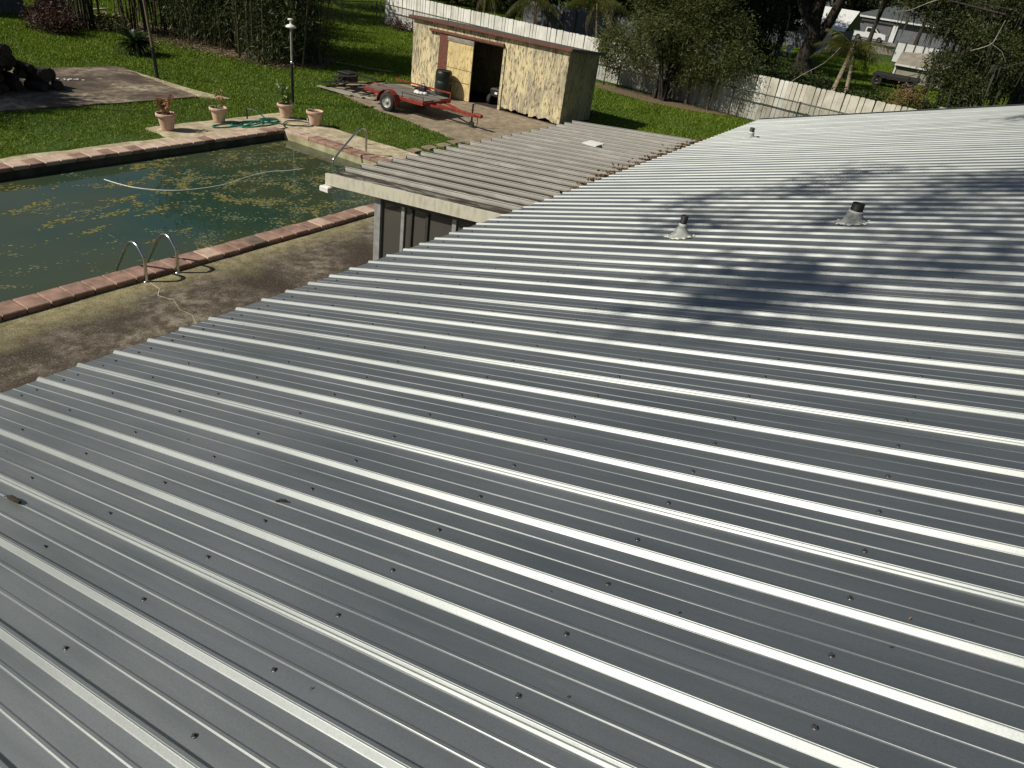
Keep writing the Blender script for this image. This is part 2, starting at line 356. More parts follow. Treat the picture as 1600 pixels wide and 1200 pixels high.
# leaves: one quad (or kite) per leaf scattered in ellipsoid clumps
def leaves(blobs, n, w, l, droop=0.0, shell=.55, flat=0.0):
    """blobs: (cx,cy,cz,rx,ry,rz) ; returns V,F of kite-shaped leaves, clustered in twigs"""
    B = np.array(blobs, float); vol = (B[:, 3]*B[:, 4]*B[:, 5])**(2/3); pk = vol/vol.sum()
    nt = max(1, n//14)
    bi = rng.choice(len(B), nt, p=pk)
    d = rng.normal(size=(nt, 3)); d /= np.linalg.norm(d, axis=1)[:, None]
    r = shell+(1-shell)*rng.random(nt)**.7
    r = np.where(rng.random(nt) < .25, rng.random(nt)**.5, r)
    # lumpy outline
    lump = 1+.22*np.sin(d[:, 0]*5+bi)*np.cos(d[:, 1]*4+bi*2)+.12*np.sin(d[:, 2]*9+bi*3)
    tc = B[bi, :3]+d*(r*lump)[:, None]*B[bi, 3:]
    ts = rng.uniform(.5, 1.5, nt)*l*2.2
    ti = rng.integers(0, nt, n)
    c = tc[ti]+rng.normal(size=(n, 3))*ts[ti][:, None]*.55
    a = rng.normal(size=(n, 3))+d[ti]*.8; a[:, 2] -= droop*2; a /= np.linalg.norm(a, axis=1)[:, None]
    b = rng.normal(size=(n, 3)); b = np.cross(a, b); b /= np.linalg.norm(b, axis=1)[:, None]
    sl = l*rng.uniform(.6, 1.3, n)[:, None]; sw = w*rng.uniform(.6, 1.3, n)[:, None]
    V = np.stack([c, c+a*sl*.5+b*sw*.5, c+a*sl, c+a*sl*.5-b*sw*.5], 1).reshape(-1, 3)
    return V, np.arange(n*4).reshape(-1, 4)
def branchy(mb, base, top, r0, r1, limbs, rngs=random, n=8):
    base, top = Vector(base), Vector(top); pts = []; rs = []
    for i in range(7):
        t = i/6; p = base.lerp(top, t)+Vector((rngs.uniform(-1, 1), rngs.uniform(-1, 1), 0))*r0*.5*(0 < i < 6)
        pts.append(p); rs.append((r0+(r1-r0)*t)*(1.35 if i == 0 else 1))
    mb.tube(pts, rs, n)
    for k, q in enumerate(limbs):
        t = .45+.5*(k/max(1, len(limbs))); i = min(5, int(t*6)); s = pts[i]; q = Vector(q)
        mid = s.lerp(q, .5)+Vector((rngs.uniform(-.1, .1), rngs.uniform(-.1, .1), .12))*(q-s).length
        rr = rs[i]*.6; mb.tube([s, s.lerp(mid, .6), mid, mid.lerp(q, .6), q], [rr, rr*.8, rr*.6, rr*.4, rr*.12], 6)
        for j in range(3):
            e = q+Vector((rngs.uniform(-1, 1), rngs.uniform(-1, 1), rngs.uniform(-.3, .8)))*(q-s).length*.4
            mb.tube([mid, mid.lerp(e, .5)+Vector((0, 0, .1)), e], [rr*.35, rr*.22, rr*.05], 5, False)
def tree(name, label, cat, base, top, r0, blobs, nleaf, w, l, leafm, barkm='bark', droop=.2, group=None, moss=0, shell=.5):
    t = thing(name, base, label, cat, group); mb = MB()
    lim = [b[:3] for b in blobs[::max(1, len(blobs)//6)]]; branchy(mb, base, top, r0, r0*.45, lim)
    mb.build('trunk', M[barkm], t)
    V, Fc = leaves(blobs, nleaf, w, l, droop, shell); o = npmesh('crown', V, Fc, M[leafm], t)
    if moss:
        B = np.array(blobs); bi = rng.integers(0, len(B), moss); th = rng.random(moss)*6.28; rr = rng.random(moss)**.5
        c = B[bi, :3]+np.stack([np.cos(th)*rr*B[bi, 3], np.sin(th)*rr*B[bi, 4], -rng.random(moss)*B[bi, 5]*.9], 1)
        ln = rng.uniform(.25, 1.1, moss); wd = rng.uniform(.02, .07, moss)
        off = rng.normal(size=(moss, 3))*.05; dr = rng.normal(size=(moss, 3))*.06; dr[:, 2] = -1
        sd = np.stack([np.cos(th*3), np.sin(th*3), th*0], 1)*wd[:, None]
        V = np.stack([c-sd, c+sd, c+off+dr*ln[:, None]], 1).reshape(-1, 3)
        npmesh('hanging_moss', V, np.arange(moss*3).reshape(-1, 3), M['moss'], t)
    return t

# ---------------------------------------------------------------- ground
PX0, PX1, PY0, PY1 = -9.0, 13.62, 10.02, 15.55         # water outline of the pool
g = MB()
X0, X1, Y0, Y1 = -60, 420, -160, 200
hx0, hx1, hy0, hy1 = PX0-.1, PX1+.1, PY0-.1, PY1+.1
for (a, b, c, d) in ((X0, X1, Y0, hy0), (X0, X1, hy1, Y1), (X0, hx0, hy0, hy1), (hx1, X1, hy0, hy1)):
    g.add([(a, c, -.03), (b, c, -.03), (b, d, -.03), (a, d, -.03)], [(0, 1, 2, 3)])
tag(g.build('lawn', M['lawn']), kind='structure')
def slabs(name, mat, polys, z1=.02, z0=-.12):
    mb = MB()
    for p in polys: mb.prism(p, z0, z1)
    return tag(mb.build(name, M[mat]), kind='structure')
def rect(a, b, c, d): return [(a, c), (b, c), (b, d), (a, d)]
def rag(poly, step=.35, amp=.05):                       # ragged grass-eaten edge
    o = []
    for i, p in enumerate(poly):
        q = poly[(i+1) % len(poly)]; n = max(1, int(math.dist(p, q)/step))
        for k in range(n):
            t = k/n; o.append((p[0]+(q[0]-p[0])*t+(random.uniform(-amp, amp) if k else 0), p[1]+(q[1]-p[1])*t+(random.uniform(-amp, amp) if k else 0)))
    return o
slabs('pool_patio', 'deck_near', [rect(-9, 5.60, 3.0, 9.72), rect(5.612, 10.6, 3.0, 9.72), rect(10.612, 15.25, 3.0, 9.72)])
slabs('pool_deck', 'deck_light', [rag([(14.02, 9.73), (15.25, 9.73), (15.22, 13.6), (14.02, 13.6)]), rect(14.02, 15.22, 13.612, 15.93),
      rag([(10.9, 15.95), (15.22, 15.95), (15.05, 17.38), (10.85, 17.38)]), rag([(-9, 15.95), (10.88, 15.95), (10.88, 16.42), (-9, 16.42)])])
slabs('concrete_pad', 'pad', [rag([(2, 20.25), (14.25, 19.95), (14.6, 24.5), (9.5, 24.85), (2, 24.85)], .5, .06)], .015)
slabs('driveway', 'slab', [rag([(17.1, 8.0), (22.9, 8.0), (22.9, 19.2), (20.9, 20.5), (19.2, 19.4), (18.55, 17.0), (17.75, 12.7)], .5, .06)], .015)
slabs('edging_strip', 'deck_light', [rag([(14.6, 19.5), (15.0, 19.4), (14.75, 20.6), (14.6, 24.4), (14.5, 24.4), (14.35, 20.0)], .4, .03)], .012)
for i, (x, y) in enumerate(((15.55, 12.62), (16.2, 12.62), (16.8, 12.58), (17.4, 12.64), (15.62, 12.1), (16.3, 11.6))):
    if i > 3: continue
    s_ = MB().box((x, y, .0), (.36, .30, .06), random.uniform(-.1, .1), .01).build('stepping_stone', M['slab'])
    tag(s_, ['grey stepping stone nearest the pool deck corner', 'grey stepping stone second from the pool deck, sunk in grass', 'grey stepping stone in grass, second from the driveway', 'grey stepping stone closest to the concrete driveway'][i], 'stepping stone', 'stepping stones in the grass')
# crack across the near deck
cr = MB(); pc = [(5.72, 9.55), (5.70, 9.3), (5.55, 9.12), (5.62, 8.85), (5.5, 8.55), (5.52, 8.3), (5.40, 8.05), (5.45, 7.6)]
for a, b in zip(pc, pc[1:]): cr.beam((a[0], a[1], .022), (b[0], b[1], .022), .009, .004)
tag(cr.build('crack_filler', M['deck_light']), kind='structure')

# ---------------------------------------------------------------- pool
pool = thing('swimming_pool', (PX1, PY0, 0), 'rectangular in-ground pool of murky green water with brick coping', 'pool')
mb = MB()
mb.b2(PX0, PX1, PY0-.09, PY0, -2, .018); mb.b2(PX0, PX1, PY1, PY1+.09, -2, .018)
mb.build('basin_wall', M['tile'], pool)
MB().b2(PX1, PX1+.09, PY0-.09, PY1+.09, -2, .019).build('basin_end_wall', M['tile_pale'], pool)
MB().b2(PX0, PX1, PY0, PY1, -2.1, -2.0).build('basin_floor', M['tile'], pool)
bk = [MB().box((0, 0, 0), (.294, .38, .085), 0, .012).mesh('brick', M[k]) for k in ('brick', 'brick2', 'brick3')]
def coping(x0, x1, y, mi, side):
    n = int((x1-x0)/.31)
    for i in range(n):
        x = x1-.155-.31*i
        if x < 1.0: break
        inst('brick', bk[mi if random.random() < .72 else (2 if random.random() < .6 and mi == 0 else 1-mi)], pool, (x-PX1, y-PY0+random.uniform(-.006, .006), .06+random.uniform(-.004, .004)), (random.uniform(-.01, .01), random.uniform(-.01, .01), random.uniform(-.012, .012)))
coping(PX0, PX1+.02, PY0-.16, 0, 0); coping(PX0, PX1+.02, PY1+.16, 1, 0)
for i in range(19):
    y = PY0-.19+.31*i
    if y > PY1+.4: break
    inst('brick', bk[0 if i < 16 else 1], pool, (.205, y-PY0, .058+random.uniform(-.008, .008)), (0, 0, R(90)+random.uniform(-.02, .02)))
mb = MB(); mb.b2(PX0, PX1-.001, PY0+.001, PY1-.001, -.6, -.13)
water = MB().add([(PX0, PY0, -.13), (PX1, PY0, -.13), (PX1, PY1, -.13), (PX0, PY1, -.13)], [(0, 1, 2, 3)])
tag(water.build('pool_water', M['water']), kind='structure')
# floating algae mats: ragged discs in drifting clusters
def algae(name, mat, ncl, seed, rmin, rmax, zz):
    r_ = random.Random(seed); mb = MB()
    for c in range(ncl):
        cx, cy = (r_.uniform(3, 13.4) if r_.random() < .6 else r_.uniform(9, 13.4)), r_.uniform(PY0+.15, PY1-.2)
        el = r_.uniform(0, 3.14)
        sp_ = r_.uniform(.05, .26)
        for k in range(int(r_.uniform(6, 60)*(sp_/.12))):
            t = r_.gauss(0, sp_); x = cx+math.cos(el)*t*1.6+r_.gauss(0, sp_*.45); y = cy+math.sin(el)*t+r_.gauss(0, sp_*.35)
            if not (PX0 < x < PX1-.1 and PY0+.06 < y < PY1-.06): continue
            rad = r_.uniform(rmin, rmax); n = 9
            vs = [(x+rad*r_.uniform(.45, 1.25)*math.cos(6.283*j/n), y+rad*r_.uniform(.4, 1.1)*math.sin(6.283*j/n), zz+(k % 9)*.0003) for j in range(n)]
            mb.add(vs, [tuple(range(n))])
    return mb.build(name, M[mat])
tag(algae('algae_scum', 'algae', 95, 3, .012, .045, -.128), 'yellow-green algae scum floating on the pool water', 'algae', kind='stuff')
tag(algae('pale_algae_scum', 'algae_pale', 110, 5, .008, .03, -.1285), 'pale grey-green algae flecks floating on the pool water', 'algae', kind='stuff')
ph = [(8.11, 14.67), (8.17, 14.3), (8.3, 13.9), (8.63, 13.49), (9.09, 13.25), (9.85, 13.17), (10.68, 13.36), (11.27, 13.41), (11.71, 13.26), (12.1, 13.2)]
tag(MB().tube(smooth_path([(x, y, -.128) for x, y in ph], 5), .009, 7).build('pool_vacuum_hose', M['white']), 'thin white hose drifting in a curve on the pool water', 'hose')
# ladder and grab rail
lad = thing('pool_ladder', (5.97, 9.66, .02), 'pair of bent steel ladder rails arching over the near pool coping', 'pool ladder')
def railpts(x, y0, y1, h, zt):
    return [(x, y0, .02), (x, y0-.02, .25), (x, y0-.02, .40), (x, y0+.02, h-.12), (x, y0+.10, h-.03), (x, y0+.20, h), (x, y0+.31, h-.04), (x, y0+.42, h-.14), (x, y0+.66, .12), (x, y1, -.12), (x, y1+.02, -.8)]
for x in (5.71, 6.24):
    rr = MB().tube(smooth_path(railpts(x, 9.63, 10.42, .58, 0), 3), .026, 10).build('handrail', M['steel'], lad)
    MB().lathe([(.05, .0), (.05, .008), (.03, .018), (.024, .02)], (x, 9.63, .021), 14).build('escutcheon', M['steel'], lad)
for z in (-.35, -.65): MB().b2(5.72, 6.23, 10.36, 10.46, z-.02, z+.02, .008).build('step', M['white'], lad)
gr = [(14.0, 12.94, .02), (14.0, 12.94, .45), (13.98, 12.94, .60), (13.92, 12.94, .68), (13.83, 12.94, .70), (13.74, 12.94, .67), (13.62, 12.95, .60), (12.95, 12.97, .10), (12.88, 12.97, .0), (12.86, 12.97, -.12), (12.86, 12.97, -.7)]
tag(MB().tube(smooth_path(gr, 4), .026, 10).build('grab_rail', M['steel']), 'single long steel grab rail sloping from the deck into the far end of the pool', 'grab rail')

# ---------------------------------------------------------------- pots, hose
def pot(loc, s, label, tilt=0):
    t = thing('flower_pot', loc, label, 'flower pot', 'terracotta pots along the pool deck')
    x, y, z = loc
    MB().lathe([(0, .0), (.135*s, 0), (.145*s, .03*s), (.185*s, .27*s), (.195*s, .31*s), (.228*s, .312*s), (.235*s, .33*s), (.235*s, .375*s), (.225*s, .385*s), (.205*s, .385*s), (.195*s, .33*s)], loc, 26).build('pot', M['terracotta'], t)
    MB().lathe([(.20*s, .335*s), (.1*s, .345*s), (0, .35*s)], loc, 18).build('soil', M['soil'], t)
    return t
def plant(t, loc, h, nst, mat, lw, seed, flowers=0, spread=.12, leafn=9, z0=.34, dx=0):
    r_ = random.Random(seed); x, y, z = loc; st = MB(); lf = MB(); fl = MB()
    for i in range(nst):
        a = r_.uniform(0, 6.28); hh = h*r_.uniform(.6, 1); sp = spread*r_.uniform(.3, 1)
        p0 = Vector((x+dx+.03*math.cos(a), y+.03*math.sin(a), z+z0)); p2 = p0+Vector((sp*math.cos(a), sp*math.sin(a), hh)); p1 = p0.lerp(p2, .5)+Vector((0, 0, .05))
        st.tube([p0, p1, p2], [.010, .007, .004], 5)
        for k in range(leafn):
            q = p1.lerp(p2, r_.random()*1.1) if k % 3 else p0.lerp(p1, r_.random()); d = Vector((r_.uniform(-1, 1), r_.uniform(-1, 1), r_.uniform(-.7, .6))).normalized(); sd = d.cross(Vector((r_.random(), r_.random(), r_.random()))).normalized()
            L_ = lw*r_.uniform(1.2, 2.6)
            lf.add([q, q+d*L_*.5+sd*lw*.5+Vector((0, 0, .01)), q+d*L_, q+d*L_*.5-sd*lw*.5], [(0, 1, 2, 3)])
        if i < flowers:
            fl.lathe([(0, -.014), (.022, -.008), (.026, .004), (0, .014)], p2, 7)
    st.build('stem', M['greenstem' if mat == 'greenstem' else 'palebranch'], t); lf.build('foliage', M[mat], t)
    if flowers: fl.build('flowers', M['flower'], t)
L1 = (11.2, 17.0, .02); p = pot(L1, 1.05, 'terracotta pot with a bushy dried brown plant, leftmost on the deck'); plant(p, L1, .46, 9, 'brownleaf', .06, 2, spread=.20, leafn=16)
L2 = (12.83, 17.14, .02); p = pot(L2, 1.0, 'terracotta pot with one thin dry stalk, beside the coiled green hose'); plant(p, L2, .52, 2, 'brownleaf', .055, 5, spread=.06, leafn=14, dx=.05); plant(p, L2, .10, 5, 'greenstem', .03, 8, spread=.1, leafn=5)
L3 = (14.86, 16.85, .02); p = pot(L3, 1.0, 'terracotta pot with green weeds and white flowers, in front of the lamp post'); plant(p, L3, .58, 9, 'greenstem', .075, 9, 7, .20, 16)
L4 = (15.0, 15.82, .02); p = pot(L4, 1.02, 'nearly empty terracotta pot with a short stump, at the right of the hose loop'); plant(p, L4, .12, 2, 'brownleaf', .03, 12, spread=.04, leafn=4)
hp = []
for (cx, cy, rx, ry, a0, a1, z) in ((12.75, 16.72, .45, .16, 0, 6.6, .04), (13.3, 16.62, .5, .2, .4, 6.5, .055), (14.05, 16.62, .32, .16, 3.0, 9.5, .05), (14.05, 16.66, .28, .13, 3.2, 9.6, .085), (13.6, 16.5, .6, .22, 3.4, 6.0, .04)):
    for k in range(14):
        a = a0+(a1-a0)*k/13; hp.append((cx+rx*math.cos(a), cy+ry*math.sin(a), z+.004*math.sin(k*1.3)))
gh = thing('garden_hose', (13.4, 16.6, .02), 'bright green garden hose lying in loose coils on the pool deck', 'garden hose')
MB().tube(smooth_path(hp, 3), .017, 7).build('hose', M['hose'], gh)
MB().tube(smooth_path([(13.95, 16.6, .06), (14.2, 16.2, .04), (14.35, 15.98, .04), (14.75, 15.72, .04), (14.95, 15.95, .04), (14.9, 16.3, .04), (14.55, 16.42, .05), (14.2, 16.2, .055), (14.02, 15.98, .06), (13.98, 15.9, .10)], 5), .015, 7).build('hose_end', M['hosedark'], gh)
MB().tube([(13.96, 15.93, .1), (14.06, 16.04, .07)], .024, 8).build('nozzle', M['steel'], gh)
# spigot with hose connector
sp = thing('water_spigot', (13.75, 17.15, .02), 'small dark standpipe tap at the edge of the pool deck', 'tap')
MB().tube([(13.75, 17.15, .02), (13.75, 17.15, .30)], .022, 8).build('pipe', M['black'], sp)
MB().tube([(13.75, 17.15, .28), (13.85, 17.05, .30), (13.95, 16.95, .24)], .018, 8).build('spout', M['steel'], sp)
MB().tube([(13.95, 16.95, .24), (14.05, 16.85, .12), (14.08, 16.75, .05)], .017, 7).build('hose_connector', M['hose'], sp)
tag(MB().tube([(15.22, 16.35, .0), (15.22, 16.35, .25), (15.18, 16.33, .30)], [.02, .016, .012], 8).build('pipe_stub', M['white']), 'short white pipe stub standing between two flower pots', 'pipe')

# ---------------------------------------------------------------- posts in the yard
lp = thing('lamp_post', (16.5, 18.37, 0), 'slim garden lamp post with white cap, black below and grey above', 'lamp post')
MB().tube([(16.5, 18.37, 0), (16.5, 18.37, 1.15)], .045, 12).build('lower_post', M['post_black'], lp)
MB().tube([(16.5, 18.37, 1.15), (16.5, 18.37, 2.12)], .032, 12).build('upper_post', M['alu'], lp)
MB().lathe([(.05, 0), (.055, .02), (.04, .05), (.034, .06)], (16.5, 18.37, 1.13), 12).build('collar', M['steel'], lp)
MB().lathe([(.03, 0), (.15, .03), (.16, .05), (.13, .09), (.05, .12), (.03, .13), (.03, .22), (.085, .23), (.085, .27), (0, .28)], (16.5, 18.37, 2.10), 18).build('cap', M['white'], lp)
pole = thing('tall_pole', (14.75, 22.62, 0), 'tall thin wooden pole with a black sleeve at the corner of the concrete pad', 'pole')
MB().tube([(14.75, 22.62, 0), (14.72, 22.65, .9)], .055, 12).build('lower_sleeve', M['post_black'], pole)
MB().tube([(14.72, 22.65, .9), (14.62, 22.78, 3.4)], [.045, .04], 12).build('upper_pole', M['post_grey'], pole)
hy = thing('yard_hydrant', (26.64, 28.1, 0), 'dark yard hydrant standing alone on the far lawn', 'hydrant')
MB().tube([(26.64, 28.1, 0), (26.64, 28.1, .45)], .05, 10).build('standpipe', M['black'], hy)
MB().lathe([(.05, 0), (.13, .04), (.15, .2), (.12, .34), (.05, .40), (0, .42)], (26.64, 28.1, .42), 14).build('cover', M['black'], hy)
MB().tube([(26.6, 28.2, .5), (26.5, 28.45, .5), (26.45, 28.5, .1)], .03, 8).build('handle', M['black'], hy)
sv = MB(); 
tag(MB().tube(smooth_path([(23.0, 24.0, .03), (23.6, 23.1, .03), (23.9, 22.0, .03), (24.4, 21.2, .03)], 4), .025, 6).build('fallen_stick', M['palebranch']), 'thin pale stick lying on the lawn behind the lamp post', 'stick')

# ---------------------------------------------------------------- storage shed
SX = 22.75
shed = thing('storage_shed', (SX, 15.5, 0), 'weathered plywood shed with peeling yellow paint, low sloping roof and open doorway', 'shed')
ZF, ZB, SB = 2.40, 2.22, 24.95
def topz(x): return ZF+(ZB-ZF)*(x-SX)/(SB-SX)
def fpanel(y0, y1, z0=.05, z1=None, curl=0):
    mb = MB(); z1 = z1 or ZF; n = 9
    b = [(SX+.03*0, y0+(y1-y0)*k/n, z0+curl*random.random()**2*.10) for k in range(n+1)]
    vs = [(SX, y, z) for _, y, z in b]+[(SX, y, z1) for _, y, z in b]; m_ = n+1
    vs += [(SX+.025, y, z) for _, y, z in b]+[(SX+.025, y, z1) for _, y, z in b]
    fs = []
    for k in range(n):
        fs += [(k+1, k, k+m_, k+1+m_), (k+2*m_, k+1+2*m_, k+1+3*m_, k+3*m_), (k, k+1, k+1+2*m_, k+2*m_), (k+m_, k+3*m_, k+1+3*m_, k+1+m_)]
    fs += [(0, 2*m_, 3*m_, m_), (n, n+m_, n+3*m_, n+2*m_)]
    return mb.add(vs, fs).build('wall_panel', M['shed'], shed)
for a, b in ((12.22, 13.49), (13.496, 14.79), (16.9, 17.62), (17.626, 18.84)): fpanel(a, b, .06, curl=1.2 if b < 15 else .4)
fpanel(14.796, 16.894, 2.06, ZF, 0)
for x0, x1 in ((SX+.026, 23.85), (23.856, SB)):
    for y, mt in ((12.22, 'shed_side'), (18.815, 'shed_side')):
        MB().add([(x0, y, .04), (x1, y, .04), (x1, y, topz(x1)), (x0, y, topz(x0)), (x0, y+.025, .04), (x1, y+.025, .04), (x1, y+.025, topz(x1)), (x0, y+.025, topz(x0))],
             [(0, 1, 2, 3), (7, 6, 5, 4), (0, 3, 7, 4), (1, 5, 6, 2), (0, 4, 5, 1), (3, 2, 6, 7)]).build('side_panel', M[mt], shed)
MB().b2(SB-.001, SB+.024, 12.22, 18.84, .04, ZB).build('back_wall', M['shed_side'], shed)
MB().b2(SX+.03, SB-.01, 12.26, 18.80, .0, .03).build('floor', M['inside'], shed)
rf = MB(); y0, y1 = 12.10, 18.98
def rz(x): return topz(x)+.02
rf.add([(SX-.12, y0, rz(SX-.12)), (SB+.15, y0, rz(SB+.15)), (SB+.15, y1, rz(SB+.15)), (SX-.12, y1, rz(SX-.12)), (SX-.12, y0, rz(SX-.12)+.05), (SB+.15, y0, rz(SB+.15)+.05), (SB+.15, y1, rz(SB+.15)+.05), (SX-.12, y1, rz(SX-.12)+.05)],
       [(3, 2, 1, 0), (4, 5, 6, 7), (0, 1, 5, 4), (1, 2, 6, 5), (2, 3, 7, 6), (3, 0, 4, 7)])
rf.build('roof', M['shedroof'], shed)
MB().b2(SX-.145, SX-.121, y0-.01, y1+.01, ZF-.005, ZF+.072).build('fascia', M['redbrown'], shed)
MB().beam((SX-.12, y0-.012, ZF+.035), (SB+.15, y0-.012, rz(SB+.15)+.02), .02, .10).build('rake_trim', M['shedroof'], shed)
MB().b2(SX-.10, SX-.002, 14.78, 18.04, 2.09, 2.18, .01).build('door_track', M['redbrown'], shed)
door = MB().b2(SX-.075, SX-.03, 16.04, 17.15, .03, 1.90, .004).build('sliding_door', M['shed_door'], shed)
MB().b2(SX-.082, SX-.077, 16.05, 17.14, 1.04, 1.05).build('door_seam', M['inside'], door)
MB().beam((SX-.082, 16.1, .62), (SX-.082, 17.1, .60), .006, .012).build('door_crack', M['inside'], door)
MB().b2(SX-.095, SX-.03, 16.02, 17.18, 1.905, 2.05, .006).build('door_header_board', M['greyboard'], door)
MB().add([(SX-.06, 17.16, .03), (SX-.06, 17.60, .03), (SX-.06, 17.56, 2.07), (SX-.06, 17.18, 2.07), (SX-.03, 17.16, .03), (SX-.03, 17.60, .03), (SX-.03, 17.56, 2.07), (SX-.03, 17.18, 2.07)],
         [(3, 2, 1, 0), (4, 5, 6, 7), (0, 1, 5, 4), (1, 2, 6, 5), (2, 3, 7, 6), (3, 0, 4, 7)]).build('bare_board', M['redbrown'], shed)
MB().b2(SX-.03, SX+.05, 14.70, 14.80, .03, 2.06, .005).build('door_jamb', M['shed'], shed)
MB().b2(SX+.002, SX+.07, 13.455, 13.5, .05, .9).build('rotten_seam', M['inside'], shed)
# items at the doorway
bar = thing('barrel', (22.25, 16.92, 0), 'dark green plastic barrel standing against the shed door', 'barrel')
MB().lathe([(0, 0), (.26, 0), (.29, .03), (.30, .3), (.285, .315), (.30, .33), (.30, .6), (.285, .615), (.30, .63), (.295, .88), (.27, .93), (.25, .93), (.245, .91), (0, .91)], (22.25, 16.92, .015), 28).build('drum', M['barrel'], bar)
MB().lathe([(.272, 0), (.285, .01), (.272, .03)], (22.25, 16.92, .93), 28).build('rim', M['barrel'], bar)
def wheel(parent, c, r, w, ax='Y', rimm='rimwhite', name='wheel'):
    Rm = Matrix.Translation(c) @ (Matrix.Rotation(R(90), 4, 'Y') if ax == 'X' else Matrix.Rotation(R(90), 4, 'X'))
    ty = MB().lathe([(r*.62, -w*.5), (r*.93, -w*.5), (r, -w*.36), (r, w*.36), (r*.93, w*.5), (r*.62, w*.5), (r*.60, 0), (r*.62, -w*.5)], Mx=Rm, n=26).build(name, M['tyre'], parent)
    rm = MB().lathe([(0, -w*.42), (r*.16, -w*.42), (r*.2, -w*.30), (r*.45, -w*.22), (r*.55, -w*.42), (r*.62, -w*.46), (r*.60, w*.40), (r*.2, w*.38), (0, w*.38)], Mx=Rm, n=20)
    rm.build('rim', M[rimm], ty); return ty
mw = thing('riding_mower', (23.6, 15.25, .03), 'red and black riding mower parked inside the dark shed doorway', 'mower')
MB().b2(23.15, 23.75, 14.95, 15.45, .30, .62, .05).build('hood', M['black'], mw)
MB().b2(23.4, 23.8, 14.93, 14.949, .3, .6, .01).build('hood_panel', M['red'], mw)
MB().b2(23.7, 24.4, 14.85, 15.55, .25, .40, .03).build('chassis', M['black'], mw)
MB().b2(23.12, 23.16, 15.12, 15.24, .42, .50, .01).build('headlight', M['white'], mw)
MB().tube([(23.75, 15.2, .55), (23.95, 15.2, .85)], .02, 8).build('steering_column', M['black'], mw)
MB().b2(24.0, 24.4, 15.0, 15.4, .45, .85, .06).build('seat', M['black'], mw)
for y in (14.86, 15.5): wheel(mw, (23.3, y, .2), .18, .14, 'Y', 'post_black')
for y in (14.86, 15.5): wheel(mw, (24.15, y, .27), .24, .2, 'Y', 'post_black')

# ---------------------------------------------------------------- utility trailer
tr = thing('utility_trailer', (19.4, 16.2, 0), 'small faded red utility trailer with grey plank deck, parked by the shed', 'trailer')
a, b, y0, y1, zb = 18.72, 20.12, 14.95, 17.45, .47
for (p, q) in (((a, y0, zb), (a, y1, zb)), ((b, y0, zb), (b, y1, zb))): MB().beam(p, q, .05, .11, .006).build('side_beam', M['red'], tr)
for y in (y0, y1, 16.2): MB().beam((a+.026, y, zb), (b-.026, y, zb), .05, .10, .006).build('cross_beam', M['red'], tr)
for i in range(7):
    x = a+.03+.194*i+.09; MB().b2(x-.09, x+.09, y0+.03, y1-.03, zb+.06+random.uniform(0, .008), zb+.085).build('plank', M['plank'], tr)
for y in (y0+.02, 15.83): MB().tube([(a, y, zb+.05), (a, y, zb+.20)], .012, 6).build('stake', M['black'], tr)
MB().tube([(a, y0+.02, zb+.2), (a, 15.83, zb+.2)], .012, 6).build('near_rail', M['black'], tr)
MB().beam((b, y0, zb+.24), (b, y1-.1, zb+.24), .035, .04).build('far_rail', M['red'], tr)
for y in (y0+.02, 16.2, y1-.12): MB().beam((b, y, zb+.05), (b, y, zb+.22), .03, .03).build('rail_stake', M['red'], tr)
MB().tube([(a+.05, 17.40, zb+.06), (a+.05, 17.05, zb+.25), (a+.05, 16.55, zb+.22)], .016, 6).build('bent_rail', M['red'], tr)
MB().tube([(a+.5, 17.40, zb+.06), (a+.5, 16.9, zb+.23), (b, 16.6, zb+.24)], .016, 6).build('bent_rail', M['black'], tr)
for x in (a-.17, b+.17):
    wheel(tr, (x, 16.25, .30), .30, .19, 'X')
    fd = MB(); pr = [(16.25+.40*math.cos(t), .30+.38*math.sin(t)) for t in [R(k) for k in (-5, 15, 45, 70, 90, 110, 135, 165, 185)]]
    for (p, q) in zip(pr, pr[1:]):
        fd.add([(x-.12, p[0], p[1]), (x+.12, p[0], p[1]), (x+.12, q[0], q[1]), (x-.12, q[0], q[1]), (x-.12, p[0]*.985+.015*16.25, p[1]-.02), (x+.12, p[0]*.985+.015*16.25, p[1]-.02), (x+.12, q[0]*.985+.015*16.25, q[1]-.02), (x-.12, q[0]*.985+.015*16.25, q[1]-.02)], [(0, 3, 2, 1), (4, 5, 6, 7), (0, 4, 7, 3), (1, 2, 6, 5)])
    fd.build('fender', M['red'], tr)
MB().tube([(a-.1, 16.25, .30), (b+.1, 16.25, .30)], .035, 8).build('axle', M['black'], tr)
cx = 19.35
MB().beam((cx, y0+.1, zb-.05), (cx-.1, 13.25, .44), .09, .09, .006).build('tongue', M['red'], tr)
for x in (a+.25, b-.25): MB().beam((x, y0, zb-.04), (cx-.03, 13.95, .445), .05, .06).build('tongue_brace', M['red'], tr)
cp = MB().beam((cx-.1, 13.35, .47), (cx-.12, 13.05, .46), .13, .10, .02); cp.build('coupler', M['red'], tr)
jk = MB().tube([(cx+.08, 13.55, .16), (cx+.08, 13.55, .72)], .028, 8).build('jack', M['black'], tr)
MB().tube([(cx+.08, 13.55, .70), (cx+.20, 13.55, .71), (cx+.20, 13.55, .77)], .014, 6).build('crank', M['black'], jk)
wheel(tr, (cx+.08, 13.55, .11), .10, .05, 'X', 'black', 'jack_wheel')
MB().tube([(cx-.12, 13.2, .42), (cx-.08, 13.22, .2), (cx-.02, 13.35, .03)], .012, 6).build('safety_chain', M['black'], tr)
rg = MB()
for i in range(5):
    rg.lathe([(0, 0), (.09, .01), (.10, .04), (.05, .08), (0, .09)], (19.62+random.uniform(-.1, .1), 15.65+.09*i, zb+.085), 8)
